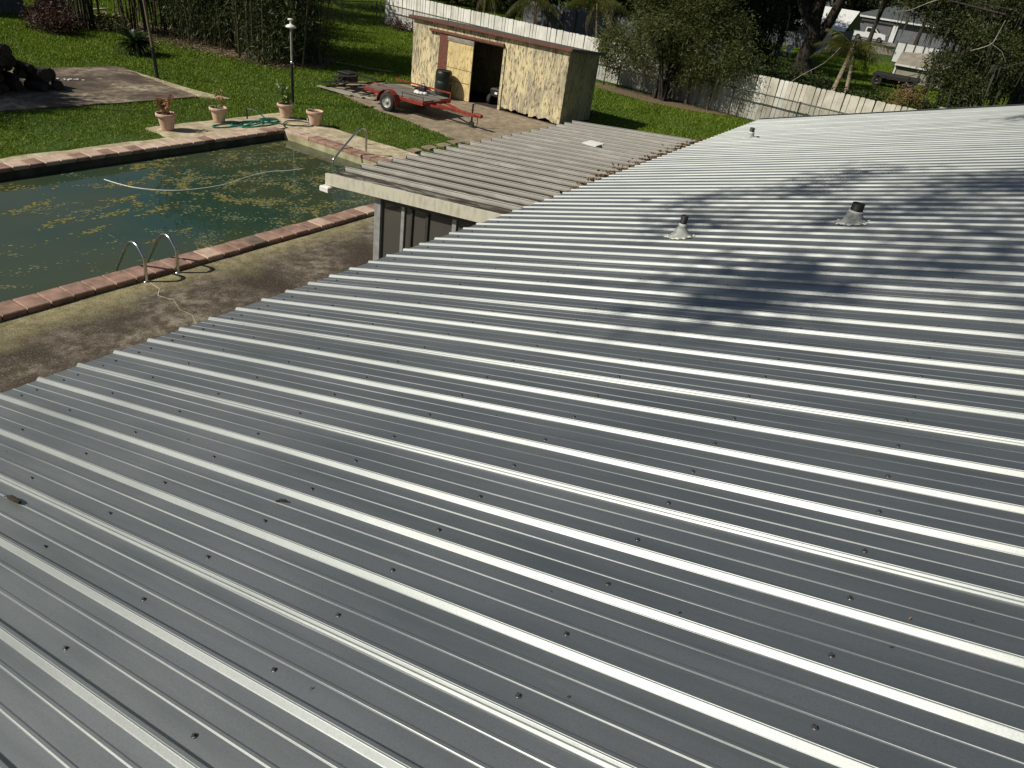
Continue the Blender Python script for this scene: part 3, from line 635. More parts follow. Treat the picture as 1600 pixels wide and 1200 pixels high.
tag(rg.build('white_rag', M['cloth']), 'crumpled white rag bundle lying on the trailer deck', 'rag')
cs = thing('chainsaw', (19.9, 15.95, zb+.09), 'dark power tool lying next to the white rag on the trailer', 'tool')
MB().b2(19.8, 19.98, 15.82, 16.1, zb+.09, zb+.28, .03).build('body', M['black'], cs)
MB().b2(19.86, 19.9, 15.45, 15.83, zb+.13, zb+.2, .005).build('bar', M['steel'], cs)
MB().tube([(19.8, 15.95, zb+.2), (19.8, 15.95, zb+.36), (19.98, 15.95, zb+.36), (19.98, 15.95, zb+.2)], .015, 6).build('handle', M['red'], cs)
# heap of dark metal junk behind the trailer
jf = thing('scrap_heap', (19.8, 18.9, 0), 'tangled black metal scrap heap lying behind the red trailer', 'scrap')
for p, q in (((19.35, 20.1, .12), (19.5, 18.1, .45)), ((20.2, 20.0, .1), (19.7, 18.1, .42)), ((19.35, 20.1, .12), (20.2, 20.0, .1)), ((19.4, 19.4, .2), (20.0, 19.3, .55)), ((20.0, 19.3, .55), (20.1, 18.2, .5)), ((19.5, 18.1, .45), (20.3, 18.0, .5)), ((19.3, 19.7, .06), (20.6, 18.4, .25)), ((19.7, 19.9, .3), (19.6, 18.6, .6))):
    MB().beam(p, q, .05, .05).build('bar', M['black'], jf)
for i in range(5):
    y = 18.1+.42*i; MB().beam((19.25+.05*i, y, .06+.02*i), (20.3, y+.12, .10+.03*i), .07, .03).build('slat', M['black'], jf)
bx = thing('black_crate', (19.95, 19.35, .0), 'black plastic crate on top of the junk behind the trailer', 'crate')
MB().b2(19.72, 20.18, 19.12, 19.62, .22, .52, .02).build('body', M['black'], bx)
MB().b2(19.69, 20.21, 19.09, 19.65, .52, .56, .01).build('rim', M['black'], bx)
for i in range(3):
    lb = ['grey weathered board under the junk, nearest the lawn', 'short grey board lying flat under the black frame', 'grey board poking out by the trailer wheel'][i]
    tag(MB().beam((19.05+.13*i, 19.9-.4*i, .05), (19.0+.16*i, 18.3-.4*i, .05), .14, .04, .004).build('board', M['greyboard']), lb, 'board', 'boards lying behind the trailer')

# ---------------------------------------------------------------- log pile on the pad
r_ = random.Random(4)
lbl = 'dark weathered log in the shaded heap on the concrete pad'
spots = []
for row, (n, z) in enumerate(((9, .14), (8, .36), (6, .58), (5, .8), (3, 1.02))):
    for i in range(n): spots.append((11.3-.31*i-.26*row*.6-(.55 if row > 1 else 0)*row*.35, 22.15+r_.uniform(-.25, .35), z+r_.uniform(-.03, .03)))
for i, (x, y, z) in enumerate(spots):
    rad = r_.uniform(.11, .19); L_ = r_.uniform(.4, .9); ang = r_.uniform(-.5, .5)
    t = thing('log', (x, y, z), {0: 'dark log at the right foot of the shaded heap, its cut end showing', 1: 'second dark log from the right foot of the heap', len(spots)-1: 'uppermost left log crowning the dark heap', len(spots)-3: 'uppermost right log of the dark heap on the concrete pad'}.get(i, lbl), 'log', 'logs heaped on the concrete pad')
    d = Vector((math.sin(ang), math.cos(ang), r_.uniform(-.12, .12))); c = Vector((x, y, z))
    MB().tube([c-d*L_/2, c-d*L_*.2, c+d*L_*.2, c+d*L_/2], [rad*.96, rad*1.05, rad, rad*.93], 9).build('bark', M['log'], t)
    MB().tube([c-d*(L_/2+.006), c-d*(L_/2-.01)], rad*.86, 9).build('cut_end', M['logend'], t)
tag(MB().tube([(9.75, 21.3, 1.0), (9.7, 21.6, 1.35), (9.45, 21.7, 1.65)], [.03, .022, .01], 6).build('dead_branch', M['log']), 'thin dead branch sticking up from the log heap', 'branch')
wl = MB()
for i in range(16):
    x, y = 11.3+.075*i+r_.uniform(-.03, .03), 23.35-.04*i+r_.uniform(-.12, .12)
    wl.box((x, y, .03), (r_.uniform(.05, .14), r_.uniform(.03, .08), .03), r_.uniform(0, 3), .005)
tag(wl.build('wood_chips', M['cloth']), 'pale wood splinters scattered on the concrete pad', 'wood chips', kind='stuff')

# ---------------------------------------------------------------- the big metal roof
SL = 0.26500166; OR = Vector((0, 0, 5))-Vector((0, math.sin(SL), math.cos(SL)))*1.33395
DN = Vector((0, math.cos(SL), -math.sin(SL))); NM = Vector((0, math.sin(SL), math.cos(SL)))
def RP(s, e, h=0): return OR+DN*s+Vector((e, 0, 0))+NM*h
PIT = .2286; I0 = -7.071; SR = -6.0                     # rib pitch, index origin, ridge position
def ribx(i): return (i-I0)*PIT
def send(x): return 4.487+max(0, (x-7.5))*.033
house = thing('metal_roofed_house', RP(4.4, 8, -.3), 'low house under a large ribbed galvanised metal roof filling the foreground', 'house')
def panel_mesh(i0, back=False):
    prof = []
    for k in range(4):
        b0 = k*PIT
        prof += [(b0, 0), (b0+.0028, .0018)]+([(b0+.0078, .0066), (b0+.0088, .0054), (b0+.0106, .0096)] if k == 0 else [])+[(b0+.0148, .0142), (b0+.0164, .0152), (b0+.0195, .0152), (b0+.0207, .0165), (b0+.0295, .0162), (b0+.0315, .0145), (b0+.0405, .002), (b0+.044, 0),
                 (b0+.101, 0), (b0+.1055, .0018), (b0+.1125, .0018), (b0+.117, 0), (b0+.174, 0), (b0+.1785, .0018), (b0+.1855, .0018), (b0+.190, 0)]
    prof += [(4*PIT-.002, 0), (4*PIT+.0085, .0040)]     # underlap tucked below the neighbour's overlap rib
    # overlap lip: second line along the first rib of the sheet
    x0 = ribx(i0); vs = []; fs = []
    NS = 10; n = len(prof)
    for j in range(NS+1):
        for (u, h) in prof:
            x = x0+u; s0 = SR; s1 = send(x); s = s0+(s1-s0)*j/NS
            wv = .0012*math.sin(s*2.3+x*5.1)*(1 if h < .001 else .3)
            vs.append(RP(s, x, h+wv))
    for j in range(NS):
        for k in range(n-1): fs.append((j*n+k, j*n+k+1, (j+1)*n+k+1, (j+1)*n+k))
    # lap edge of this sheet over the previous one
    b_ = len(vs); lap = [(-.0008, .0022), (-.006, .0018), (-.0065, .0)]
    lap = [(.0, .0006), (-.003, .0005), (-.0032, .0)]
    for j in (0, 1):
        for (u, h) in lap:
            x = x0+u; s = SR if j == 0 else send(x); vs.append(RP(s, x, h))
    for k in range(2): fs.append((b_+k+1, b_+k, b_+3+k, b_+4+k))
    mb = MB(); mb.add(vs, fs); return mb
for q in range(-4, 18):
    i0 = 1+4*q
    if i0 < -15 or i0 > 66: continue
    panel_mesh(i0).build('roof_panel', M['roof'], house)
XE = ribx(69)
MB().add([RP(SR, XE-.06, .024), RP(send(XE), XE-.06, .024), RP(send(XE), XE+.03, .024), RP(SR, XE+.03, .024), RP(SR, XE+.03, -.12), RP(send(XE), XE+.03, -.12)],
         [(0, 1, 2, 3), (3, 2, 5, 4)]).build('gable_trim', M['roof'], house)
X_0 = ribx(-15)
rb = MB(); yb = RP(SR, 0).y; zb_ = RP(SR, 0).z
rb.add([(X_0, yb, zb_-.01), (XE, yb, zb_-.01), (XE, yb-6, zb_-.01-6*math.tan(SL)), (X_0, yb-6, zb_-.01-6*math.tan(SL))], [(0, 3, 2, 1)])
rb.build('back_roof_slope', M['roof'], house)
MB().tube([(X_0, yb, zb_+.02), (XE, yb, zb_+.02)], .05, 6).build('ridge_cap', M['roof'], house)
ye = RP(4.35, 0).y; ze = RP(4.35, 0).z
MB().b2(X_0, XE, ye-.02, ye, ze-.22, ze-.02).build('fascia_board', M['trim'], house)
MB().b2(X_0, XE-.3, ye-.62, ye-.60, 0, ze-.04).build('front_wall', M['tanwall'], house)
MB().b2(XE-.32, XE-.30, yb-5.5, ye-.60, 0, 2.45).build('gable_wall', M['tanwall'], house)
MB().b2(X_0, XE-.02, ye-.60, ye-.02, ze-.24, ze-.225).build('soffit', M['trim'], house)
# screws: washer + hex head
sm = MB().lathe([(.008, 0), (.008, .0015), (.005, .0025)], n=10).lathe([(.0047, .0025), (.0047, .0065), (.004, .0075), (0, .0075)], n=6, smooth=False).mesh('screw', M['screw'])
rotr = Matrix((Vector((1, 0, 0)), DN, NM)).transposed().to_3x3()
scr = []
for i in range(-13, 69):
    for s in [.18-.603*k for k in range(1, 10)]+[.18+.603*k for k in range(7)]:
        scr.append((RP(s+random.uniform(-.008, .008), ribx(i)+.073+random.uniform(-.003, .003), .0005)))
    for fr in (.07, .15, .0): 
        if fr: scr.append(RP(4.31, ribx(i)+fr, .0005))
camp = Vector((0, 0, 5)); vis = [p for p in scr if (p-camp).dot(F) > .5]
vis.sort(key=lambda p: (p-camp).length)
eul = rotr.to_euler()
for p in vis[:260]: inst('screw', sm, house, p-house.location, eul)
far = MB()
for p in vis[260:]:
    T = Matrix.Translation(p) @ rotr.to_4x4(); far.lathe([(.0095, 0), (.0095, .003), (.0055, .004), (.0055, .0085), (0, .0085)], Mx=T, n=6, smooth=False)
tag(far.build('roof_screws', M['screw'], house), kind='stuff')
# pipe vents
def vent(s, e, r, hz, rb_, lab, blob=False):
    b0 = RP(s, e, .012)
    T = Matrix.Translation(b0) @ rotr.to_4x4()
    fl = MB().lathe([(rb_*1.0, -.008), (rb_*1.02, .004), (rb_*.86, .010), (rb_*.80, .014)], Mx=T, n=24).build('pipe_flashing', M['boot'], house)
    cn = MB(); n = 20; vs = []
    for k, (rr, t) in enumerate(((rb_*.82, 0), (rb_*.74, .12), (rb_*.58, .35), (r*1.35, .72), (r*1.14, .88), (r*1.12, 1.0))):
        cz = b0+Vector((0, 0, hz*.52*t)); 
        for j in range(n):
            a_ = 6.2832*j/n; o = Vector((rr*math.cos(a_), rr*math.sin(a_), 0)); o.z = -o.y*math.tan(SL)*(1-t)+.008; vs.append(cz+o)
    cn.add(vs, [(i*n+k, i*n+(k+1) % n, (i+1)*n+(k+1) % n, (i+1)*n+k) for i in range(5) for k in range(n)], True)
    cn.build('rubber_boot', M['boot'], fl)
    pp = MB(); pp.lathe([(r, hz*.3), (r, hz), (r*.82, hz), (r*.82, hz-.08), (0, hz-.08)], b0, 18)
    o = pp.build('vent_pipe', M['rubber'], fl); o['label'] = lab
    MB().lathe([(r*1.16, hz*.50), (r*1.2, hz*.52), (r*1.2, hz*.60), (r*1.05, hz*.62)], b0, 18).build('clamp_ring', M['sealant'], fl)
    se = MB(); q = random.Random(int(s*10))
    for k in range(26):
        a_ = q.uniform(0, 6.28); rr = rb_*q.uniform(.9, 1.25)
        P_ = T @ Vector((rr*math.cos(a_), rr*math.sin(a_), 0)); se.lathe([(q.uniform(.008, .02), 0), (q.uniform(.004, .012), .006), (0, .008)], P_, 6)
    if blob:
        for k in range(10): P_ = T @ Vector((.13+q.uniform(-.03, .05), q.uniform(-.07, .04), .0)); se.lathe([(.03, -.01), (.025, .012), (0, .02)], P_, 8)
    se.build('sealant', M['sealant'], fl)
    fl['label'] = 'flashing of the '+lab
vent(2.20, 5.72, .029, .175, .098, 'black vent pipe nearest the eave, left of the tree shadow')
vent(1.00, 6.42, .048, .155, .11, 'thick black vent pipe within the tree shadow', True)
vent(3.86, 13.38, .042, .17, .10, 'small distant vent pipe near the far end of the eave')
# leaf bits and dirt specks on the roof
def bits(name, label, n, seed, mat, size, cat):
    q = random.Random(seed); mb = MB()
    for k in range(n):
        e = q.uniform(-.3, 8); s = q.uniform(-.5, 4.4); P_ = RP(s, e, .0045)
        sz = size*q.uniform(.4, 1.3); a_ = q.uniform(0, 3.14)
        u = Vector((math.cos(a_), 0, 0))+DN*math.sin(a_); v = NM.cross(u)
        mb.add([P_-u*sz, P_-v*sz*.35, P_+u*sz, P_+v*sz*.4+NM*sz*.35], [(0, 1, 2, 3)])
    return tag(mb.build(name, M[mat]), label, cat, kind='stuff')
bits('leaf_specks', 'tiny dark leaf specks scattered over the metal roof', 150, 5, 'log', .006, 'leaf specks')
bits('dry_leaf_bits', 'small brown dry leaf bits on the metal roof', 26, 9, 'brownleaf', .009, 'leaf bits')
sc_ = MB(); q = random.Random(3); A = RP(3.03, .86, .022)
sc_.tube([RP(2.99, .875, .016), RP(3.02, .873, .020), RP(3.06, .873, .020), RP(3.10, .875, .014)], [.006, .010, .011, .005], 8)
tag(sc_.build('dead_caterpillar', M['log']), 'dark fuzzy caterpillar-like catkin lying along a roof rib', 'catkin')
ctk = sc_
tw = MB().tube([RP(2.05, 1.335, .006), RP(2.03, 1.345, .012), RP(2.01, 1.35, .012), RP(2.0, 1.352, .005)], [.003, .005, .004, .001], 6)
tag(tw.build('curled_twig', M['log']), 'small curled black twig lying on the roof beside a rib', 'twig')
# the catkin's pale seeds
sd = MB()
for k in range(9): sd.lathe([(0, -.003), (.0038, 0), (0, .004)], RP(2.985+.0135*k, .866+.002*math.sin(k*2), .021), 6)
tag(sd.build('catkin_seeds', M['litter']), 'pale seeds along the dark catkin on the roof rib', 'seeds', kind='stuff')

# ---------------------------------------------------------------- patio cover
pc_ = thing('patio_cover', (6.82, 6.9, 0), 'low grimy ribbed patio roof with cream fascia beside the house', 'patio cover')
ZA = 2.15; KS = .085; YA = 6.97; YB = 4.02
def pz(y): return ZA+(YA-y)*KS
pitch = .3185; x0 = 6.84
for i in range(21):
    xa = x0+pitch*i
    prof = [(0, 0), (.06, .0), (.064, .004), (.10, .004), (.104, 0), (.20, 0), (.204, .004), (.24, .004), (.244, 0), (.286, 0), (.294, .006), (.296, .052), (.290, .060), (.312, .062), (.3185, .0)]
    mb = MB(); vs = []
    for y in (YB, YA): 
        for (u, h) in prof: vs.append((xa+u, y+(random.uniform(-.012, .012) if y == YA else 0), pz(y)+h))
    n = len(prof); fs = [(k, n+k, n+k+1, k+1) for k in range(n-1)]
    mb.add(vs, fs)
    mb.b2(xa+.288, xa+.316, YA-.002, YA+.004, pz(YA), pz(YA)+.04)
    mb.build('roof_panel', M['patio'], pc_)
XP = x0+pitch*21
fs_ = MB(); z_a, z_b = pz(YA+.02), pz(YB)
fs_.add([(x0-.045, YA+.02, z_a-.13), (x0-.045, YB, z_b-.13), (x0-.045, YB, z_b+.02), (x0-.045, YA+.02, z_a+.02), (x0-.003, YA+.02, z_a-.13), (x0-.003, YB, z_b-.13), (x0-.003, YB, z_b+.02), (x0-.003, YA+.02, z_a+.02)],
        [(3, 2, 1, 0), (4, 5, 6, 7), (0, 1, 5, 4), (1, 2, 6, 5), (2, 3, 7, 6), (3, 0, 4, 7)])
fs_.build('fascia', M['fascia'], pc_)
MB().b2(x0-.03, XP, YA-.05, YA-.01, ZA-.13, ZA-.012).build('gutter', M['fascia'], pc_)
MB().b2(x0-.12, x0-.02, YA-.10, YA+.05, ZA-.21, ZA-.135, .01).build('gutter_end', M['white'], pc_)
MB().b2(XP+.002, XP+.04, YB, YA, ZA-.08, ZA-.03).build('far_fascia', M['fascia'], pc_)
# enclosure wall under the near edge: post, mullions, screen panels
XW = x0+.10; yp = 6.15
MB().b2(XW-.05, XW+.05, yp-.05, yp+.05, 0, pz(yp)-.14, .006).build('corner_post', M['alu'], pc_)
MB().beam((XW, yp-.05, pz(yp)-.17), (XW, 4.05, pz(4.05)-.17), .06, .07).build('top_rail', M['alu_dark'], pc_)
for y, w, mt in ((5.74, .05, 'alu'), (5.60, .03, 'alu_dark'), (5.35, .04, 'alu_dark'), (4.93, .06, 'alu'), (4.62, .06, 'alu'), (4.2, .05, 'alu')):
    MB().b2(XW-.03, XW+.03, y-w/2, y+w/2, 0, pz(y)-.2).build('mullion', M[mt], pc_)
def glassmat():
    mt, nt, b = newmat('tinted_screen_glass'); setb(b, .08)
    b.inputs['Base Color'].default_value = (.075, .072, .065, 1); b.inputs['Alpha'].default_value = .85; return mt
M['tint'] = glassmat()
for ya, yb2 in ((5.77, 6.10), (5.37, 5.72), (4.96, 5.33), (4.65, 4.90), (4.05, 4.59)):
    MB().b2(XW-.004, XW+.004, ya, yb2, .05, pz(ya)-.22).build('screen_pane', M['tint'], pc_)
for x in [XW+1.5*k for k in range(1, 5)]:
    MB().b2(x-.04, x+.04, yp-.04, yp+.04, 0, pz(yp)-.14).build('post', M['alu'], pc_)
MB().b2(XW+.05, XP, yp-.04, yp+.04, pz(yp)-.14, pz(yp)-.02).build('header_beam', M['alu'], pc_)
tag(MB().b2(13.0-1.62, 13.0-1.30, 5.35, 5.62, pz(5.5)+.05, pz(5.5)+.075, .004).build('roof_patch', M['cloth']), 'small pale board lying on the patio roof ribs', 'board')
# leaf litter heap where the two roofs meet
q = random.Random(8); V = []; 
n = 9000
xs = rng.uniform(7.6, XP, n); off = np.abs(rng.normal(size=n))*.13; yy = np.array([RP(send(x), 0).y for x in xs])+.03+off*np.clip((xs-6.8)/2.5, .3, 1)
zz = np.array([pz(v) for v in yy])+rng.random(n)*.05*np.exp(-off*6)+.01+((xs-x0) % pitch > .285)*.045
c = np.stack([xs, yy, zz], 1); a_ = rng.normal(size=(n, 3)); a_[:, 2] *= .4; a_ /= np.linalg.norm(a_, axis=1)[:, None]; b_ = np.cross(a_, rng.normal(size=(n, 3))); b_ /= np.linalg.norm(b_, axis=1)[:, None]
l_ = .028*rng.uniform(.5, 1.3, n)[:, None]
o = npmesh('leaf_litter', np.stack([c-a_*l_, c+b_*l_*.5, c+a_*l_, c-b_*l_*.5], 1).reshape(-1, 3), np.arange(n*4).reshape(-1, 4), M['litterleaf'])
tag(o, 'brown fallen leaves gathered where the patio roof meets the metal roof', 'leaves', kind='stuff')

# ---------------------------------------------------------------- fences
FA, FB = Vector((37.5, 33.3, 0)), Vector((32.1, -1.0, 0)); fd = (FB-FA); FL = fd.length; fd.normalize(); fa = math.atan2(fd.y, fd.x)
wf = thing('picket_fence', FA, 'long white dog-eared picket fence behind the shed', 'fence')
def picket_mesh(mat, h=1.8):
    w = .182; c_ = .03; pr = [(-w/2, 0), (w/2, 0), (w/2, h-c_), (w/2-c_, h), (-w/2+c_, h), (-w/2, h-c_)]
    vs = [(x, -.009, z) for x, z in pr]+[(x, .009, z) for x, z in pr]
    return MB().add(vs, [tuple(range(6)), tuple(range(6, 12))[::-1]]+[(i, i+6, (i+1) % 6+6, (i+1) % 6) for i in range(6)]).mesh('picket', M[mat])
pk = {k: picket_mesh(k) for k in ('picket', 'picket_tan', 'picket_pink')}
n = int(FL/.2)
for i in range(n):
    t = i/n; d_ = i*.2
    k = 'picket' if t < .55 else ('picket' if random.random() < .6-(t-.55)*2 else ('picket_tan' if random.random() < .6 else 'picket_pink'))
    if t < .5 and random.random() < .06: k = 'picket_tan'
    inst('picket', pk[k], wf, fd*d_+Vector((0, 0, random.uniform(-.012, .012))), (random.uniform(-.015, .015), random.uniform(-.014, .014), fa+random.uniform(-.02, .02)))
nrm = Vector((-fd.y, fd.x, 0));  nrm = nrm if nrm.x < 0 else -nrm
for z in (.35, 1.45):
    MB().beam(FA-nrm*.035+Vector((0, 0, z)), FA+fd*FL-nrm*.035+Vector((0, 0, z)), .04, .09).build('rail', M['rail'], wf)
def chain(A, B, label, h=1.15, gate=None):
    A, B = Vector(A), Vector(B); d = B-A; L_ = d.length; d.normalize()
    t = thing('chain_link_fence', A, label, 'chain link fence')
    MB().tube([A+Vector((0, 0, h)), B+Vector((0, 0, h))], .03, 7).build('top_rail', M['galv'], t)
    k = 0
    while k*3.0 <= L_+.1:
        P_ = A+d*min(k*3.0, L_); MB().tube([P_, P_+Vector((0, 0, h+.05))], .035, 8).build('post', M['galv'], t); k += 1
    nn = int(L_/.075); i = np.arange(-15, nn); hh = h
    V = []; 
    up = np.array((0, 0, 1.)); dd = np.array(d); Aa = np.array(A); wv = .0025
    for sgn in (1, -1):
        s0 = i*.075; p = Aa+np.outer(s0 if sgn > 0 else s0+hh, dd); qv = p+dd*hh*sgn+up*hh
        ok = (s0 >= 0) & (s0+hh <= L_); p, qv = p[ok], qv[ok]
        pp_ = (dd*-sgn+up)*wv
        V.append(np.stack([p-pp_, p+pp_, qv+pp_, qv-pp_], 1).reshape(-1, 3))
    V = np.concatenate(V); o = npmesh('wire_mesh', V, np.arange(len(V)).reshape(-1, 4), M['galv'], t); o['kind'] = 'stuff'
    return t
o1 = FA+nrm*.45
chain(o1, o1+fd*34, 'knee-high chain link fence running just in front of the white pickets')
chain(FA+nrm*.45+Vector((0, .3, 0)), (22.0, 33.4, 0), 'chain link fence crossing the far lawn, beyond the bamboo')
for i, px_ in enumerate((21.9, 23.0)):
    P_ = o1+fd*px_; tag(MB().beam(P_+nrm*.1, P_+nrm*.1+Vector((0, 0, 1.15)), .10, .10).build('gate_post', M['rail']), ['dark gate post by the big shrub, left of a pair', 'dark gate post in front of the fence, right of a pair'][i], 'post')

# ---------------------------------------------------------------- shrubs, bamboo, palms
def cluster(cx, cy, cz, rx, ry, rz_, n, seed, k=.5):
    q = random.Random(seed); o = []
    for i in range(n):
        a1 = q.uniform(0, 6.28); rr = math.sqrt(q.random()); z = q.uniform(-1, 1); f_ = math.sqrt(max(0, 1-z*z))
        o.append((cx+rx*rr*f_*math.cos(a1)*.8, cy+ry*rr*f_*math.sin(a1)*.8, cz+rz_*z*.75, rx*k*q.uniform(.6, 1), ry*k*q.uniform(.6, 1), rz_*k*q.uniform(.6, 1)))
    return o
bs = thing('bottlebrush_shrub', (33.2, 12.9, 0), 'large olive-green fine-leaved shrub spreading over the white fence', 'shrub')
st = MB(); q = random.Random(2)
bl = cluster(33.3, 12.8, 3.3, 1.9, 3.5, 1.75, 26, 6, .36)+[(33.2, 15.4, 2.0, .8, 1.0, .8), (33.0, 14.2, 1.6, .8, .9, .6), (33.0, 11.4, 1.8, .8, .9, .7), (33.2, 10.2, 2.2, .8, 1.1, .8), (33.2, 12.2, 4.7, 1, 1.6, .8)]
for i in range(16):
    b1 = bl[i % len(bl)]; p0 = Vector((33.2+q.uniform(-.25, .25), 12.9+q.uniform(-.3, .3), 0)); e = Vector(b1[:3])
    st.tube([p0, p0.lerp(e, .4)+Vector((0, 0, .35)), p0.lerp(e, .75)+Vector((0, 0, .3)), e], [.07, .05, .03, .01], 6)
st.build('stems', M['bark'], bs)
V, Fc = leaves(bl, 90000, .028, .17, .15, .4); npmesh('foliage', V, Fc, M['shrubleaf'], bs)
tree('fence_vine', 'small leafy vine bush climbing the fence beside the shed', 'bush', (33.6, 16.0, 0), (33.6, 16.0, 1.2), .03, [(33.6, 16.0, 1.3, .3, .45, .5), (33.55, 15.7, .9, .25, .35, .4), (33.6, 16.3, 1.7, .25, .3, .3)], 2600, .05, .09, 'shrubleaf')
tree('fence_vine', 'low brown creeper at the foot of the far end of the white fence', 'bush', (36.2, 31.0, 0), (36.2, 31, .3), .03, [(36.2, 31.0, .25, .3, 1.3, .25)], 1400, .05, .1, 'redleaf')
dr = MB().prism([(33.9, 16.8), (33.0, 16.4), (32.2, 14.6), (31.9, 12.6), (32.3, 10.8), (33.2, 9.6), (33.6, 9.4), (34.2, 13)], -.02, .004)
tag(dr.build('mulch_bed', M['litter']), kind='structure')
def bamboo(label, cx, cy, rx, ry, h, nc, nl, seed, lowleaf=0.4, lean=1.2):
    t = thing('bamboo_clump', (cx, cy, 0), label, 'bamboo', 'bamboo clumps at the back of the lawn'); q = random.Random(seed); mb = MB(); tops = []
    for i in range(nc):
        a1 = q.uniform(0, 6.28); rr = math.sqrt(q.random()); x, y = cx+rx*rr*math.cos(a1)+q.gauss(0, .15), cy+ry*rr*math.sin(a1)+q.gauss(0, .15)
        hh = h*q.uniform(.7, 1.05); dx, dy = math.cos(a1)*rr*lean*q.uniform(.3, 1)+q.gauss(0, .5), math.sin(a1)*rr*lean*q.uniform(.3, 1)+q.gauss(0, .5)
        P_ = [(x, y, 0), (x+dx*.15, y+dy*.15, hh*.35), (x+dx*.5, y+dy*.5, hh*.7), (x+dx*1.2, y+dy*1.2, hh)]
        r0 = q.uniform(.018, .036); mb.tube(P_, [r0, r0*.9, r0*.6, r0*.2], 5, False); tops.append(P_)
    mb.build('culms', M['culm'], t)
    bl = []
    for P_ in tops:
        for k in range(3):
            f_ = q.uniform(lowleaf, 1)*3; i = min(2, int(f_)); s = Vector(P_[i]).lerp(Vector(P_[i+1]), f_-i); bl.append((s.x, s.y, s.z, .5, .5, .6))
    V, Fc = leaves(bl, nl, .035, .22, .5, .1); npmesh('foliage', V, Fc, M['bambooleaf'], t)
    return t
bamboo('dense tall bamboo clump behind the lamp post, its leafy skirt reaching the lawn', 21.6, 25.2, 1.9, 2.2, 8.5, 80, 52000, 3, .0)
bamboo('dark bamboo clump with pale leaning canes, left of the leafiest clump', 21.4, 28.3, 1.5, 1.6, 8.0, 70, 34000, 5, .08)
bamboo('open bamboo grove of bare dark culms behind the palm-like cycad', 20.8, 31.9, 1.4, 2.2, 5.6, 75, 14000, 8, .35, .8)
bamboo('narrow brownish bamboo clump at the left, behind the red bush', 17.9, 32.0, .55, .55, 5.0, 60, 5000, 12, .6, .5)
bamboo('shaded bamboo clump farthest back, seen between the others', 24.8, 34.2, 2.6, 2.6, 7.0, 70, 40000, 15, .0)
tree('red_bush', 'low dark red bush at the left edge of the lawn', 'bush', (16.1, 31.0, 0), (16.1, 31.0, .4), .04, [(16.0, 31.2, .4, .6, .9, .45), (16.3, 30.5, .35, .5, .6, .4), (16.6, 31.9, .6, .5, .7, .6)], 5000, .05, .11, 'redleaf')
tree('green_bush', 'small green bush between the bamboo and the red bush', 'bush', (18.6, 31.4, 0), (18.6, 31.4, .3), .03, [(18.6, 31.2, .25, .5, .7, .3)], 2000, .04, .09, 'shrubleaf')
# ground litter under the bamboo
lt = MB().prism(rag([(18.3, 33.5), (18.7, 30.6), (19.6, 29.0), (19.6, 27.2), (20.0, 25.6), (20.6, 23.4), (22.0, 22.7), (24, 24), (24, 30), (21, 34)], .5, .25), -.02, .003)
tag(lt.build('bamboo_litter_bed', M['litter']), kind='structure')
n = 5200; xs = rng.uniform(18.4, 21.5, n); ys = 22.8+(rng.random(n))*10.5; k_ = (xs-18.2 > (31-ys)*.22-.2) & (xs-19 < 4)
c = np.stack([xs, ys, rng.random(n)*.05], 1)[k_]; n = len(c)
a_ = rng.normal(size=(n, 3)); a_[:, 2] *= .3; a_ /= np.linalg.norm(a_, axis=1)[:, None]; b_ = np.cross(a_, rng.normal(size=(n, 3))); b_ /= np.linalg.norm(b_, axis=1)[:, None]; l_ = .06*rng.uniform(.4, 1.4, n)[:, None]
o = npmesh('bamboo_litter', np.stack([c-a_*l_, c+b_*l_*.3, c+a_*l_, c-b_*l_*.3], 1).reshape(-1, 3), np.arange(n*4).reshape(-1, 4), M['deadpalm'])
tag(o, 'dry fallen bamboo leaves and twigs under the clumps', 'leaf litter', kind='stuff')
# cycad and palms
def frond_mesh(name, L_, drop, lw, ll, mat, n=26, seed=0, vee=.5):
    q = random.Random(seed); mb = MB(); P_ = []
    for i in range(9):
        t = i/8; P_.append(Vector((L_*t*(1-.12*t*drop), 0, L_*(.45*t-drop*t*t*.9))))
    mb.tube(P_, [.02*(1-.85*i/8)+.003 for i in range(9)], 5, False)
    for i in range(n):
        t = .12+.86*i/n; f_ = t*8; j = min(7, int(f_)); p = P_[j].lerp(P_[j+1], f_-j); d = (P_[j+1]-P_[j]).normalized()
        for sg in (1, -1):
            ln = ll*math.sin(math.pi*min(1, .15+t*.85))**.6*q.uniform(.8, 1.1)
            v = (d*.6+Vector((0, sg, 0))-Vector((0, 0, vee*q.uniform(.5, 1.5)))).normalized()
            up = d*lw*.5; e = p+v*ln-Vector((0, 0, ln*.35*vee))
            mb.add([p-up, p+v*ln*.5+up*.3+Vector((0, 0, .01)), e, p+v*ln*.5-up*1.2], [(0, 1, 2, 3)])
    return mb.mesh(name, M[mat])
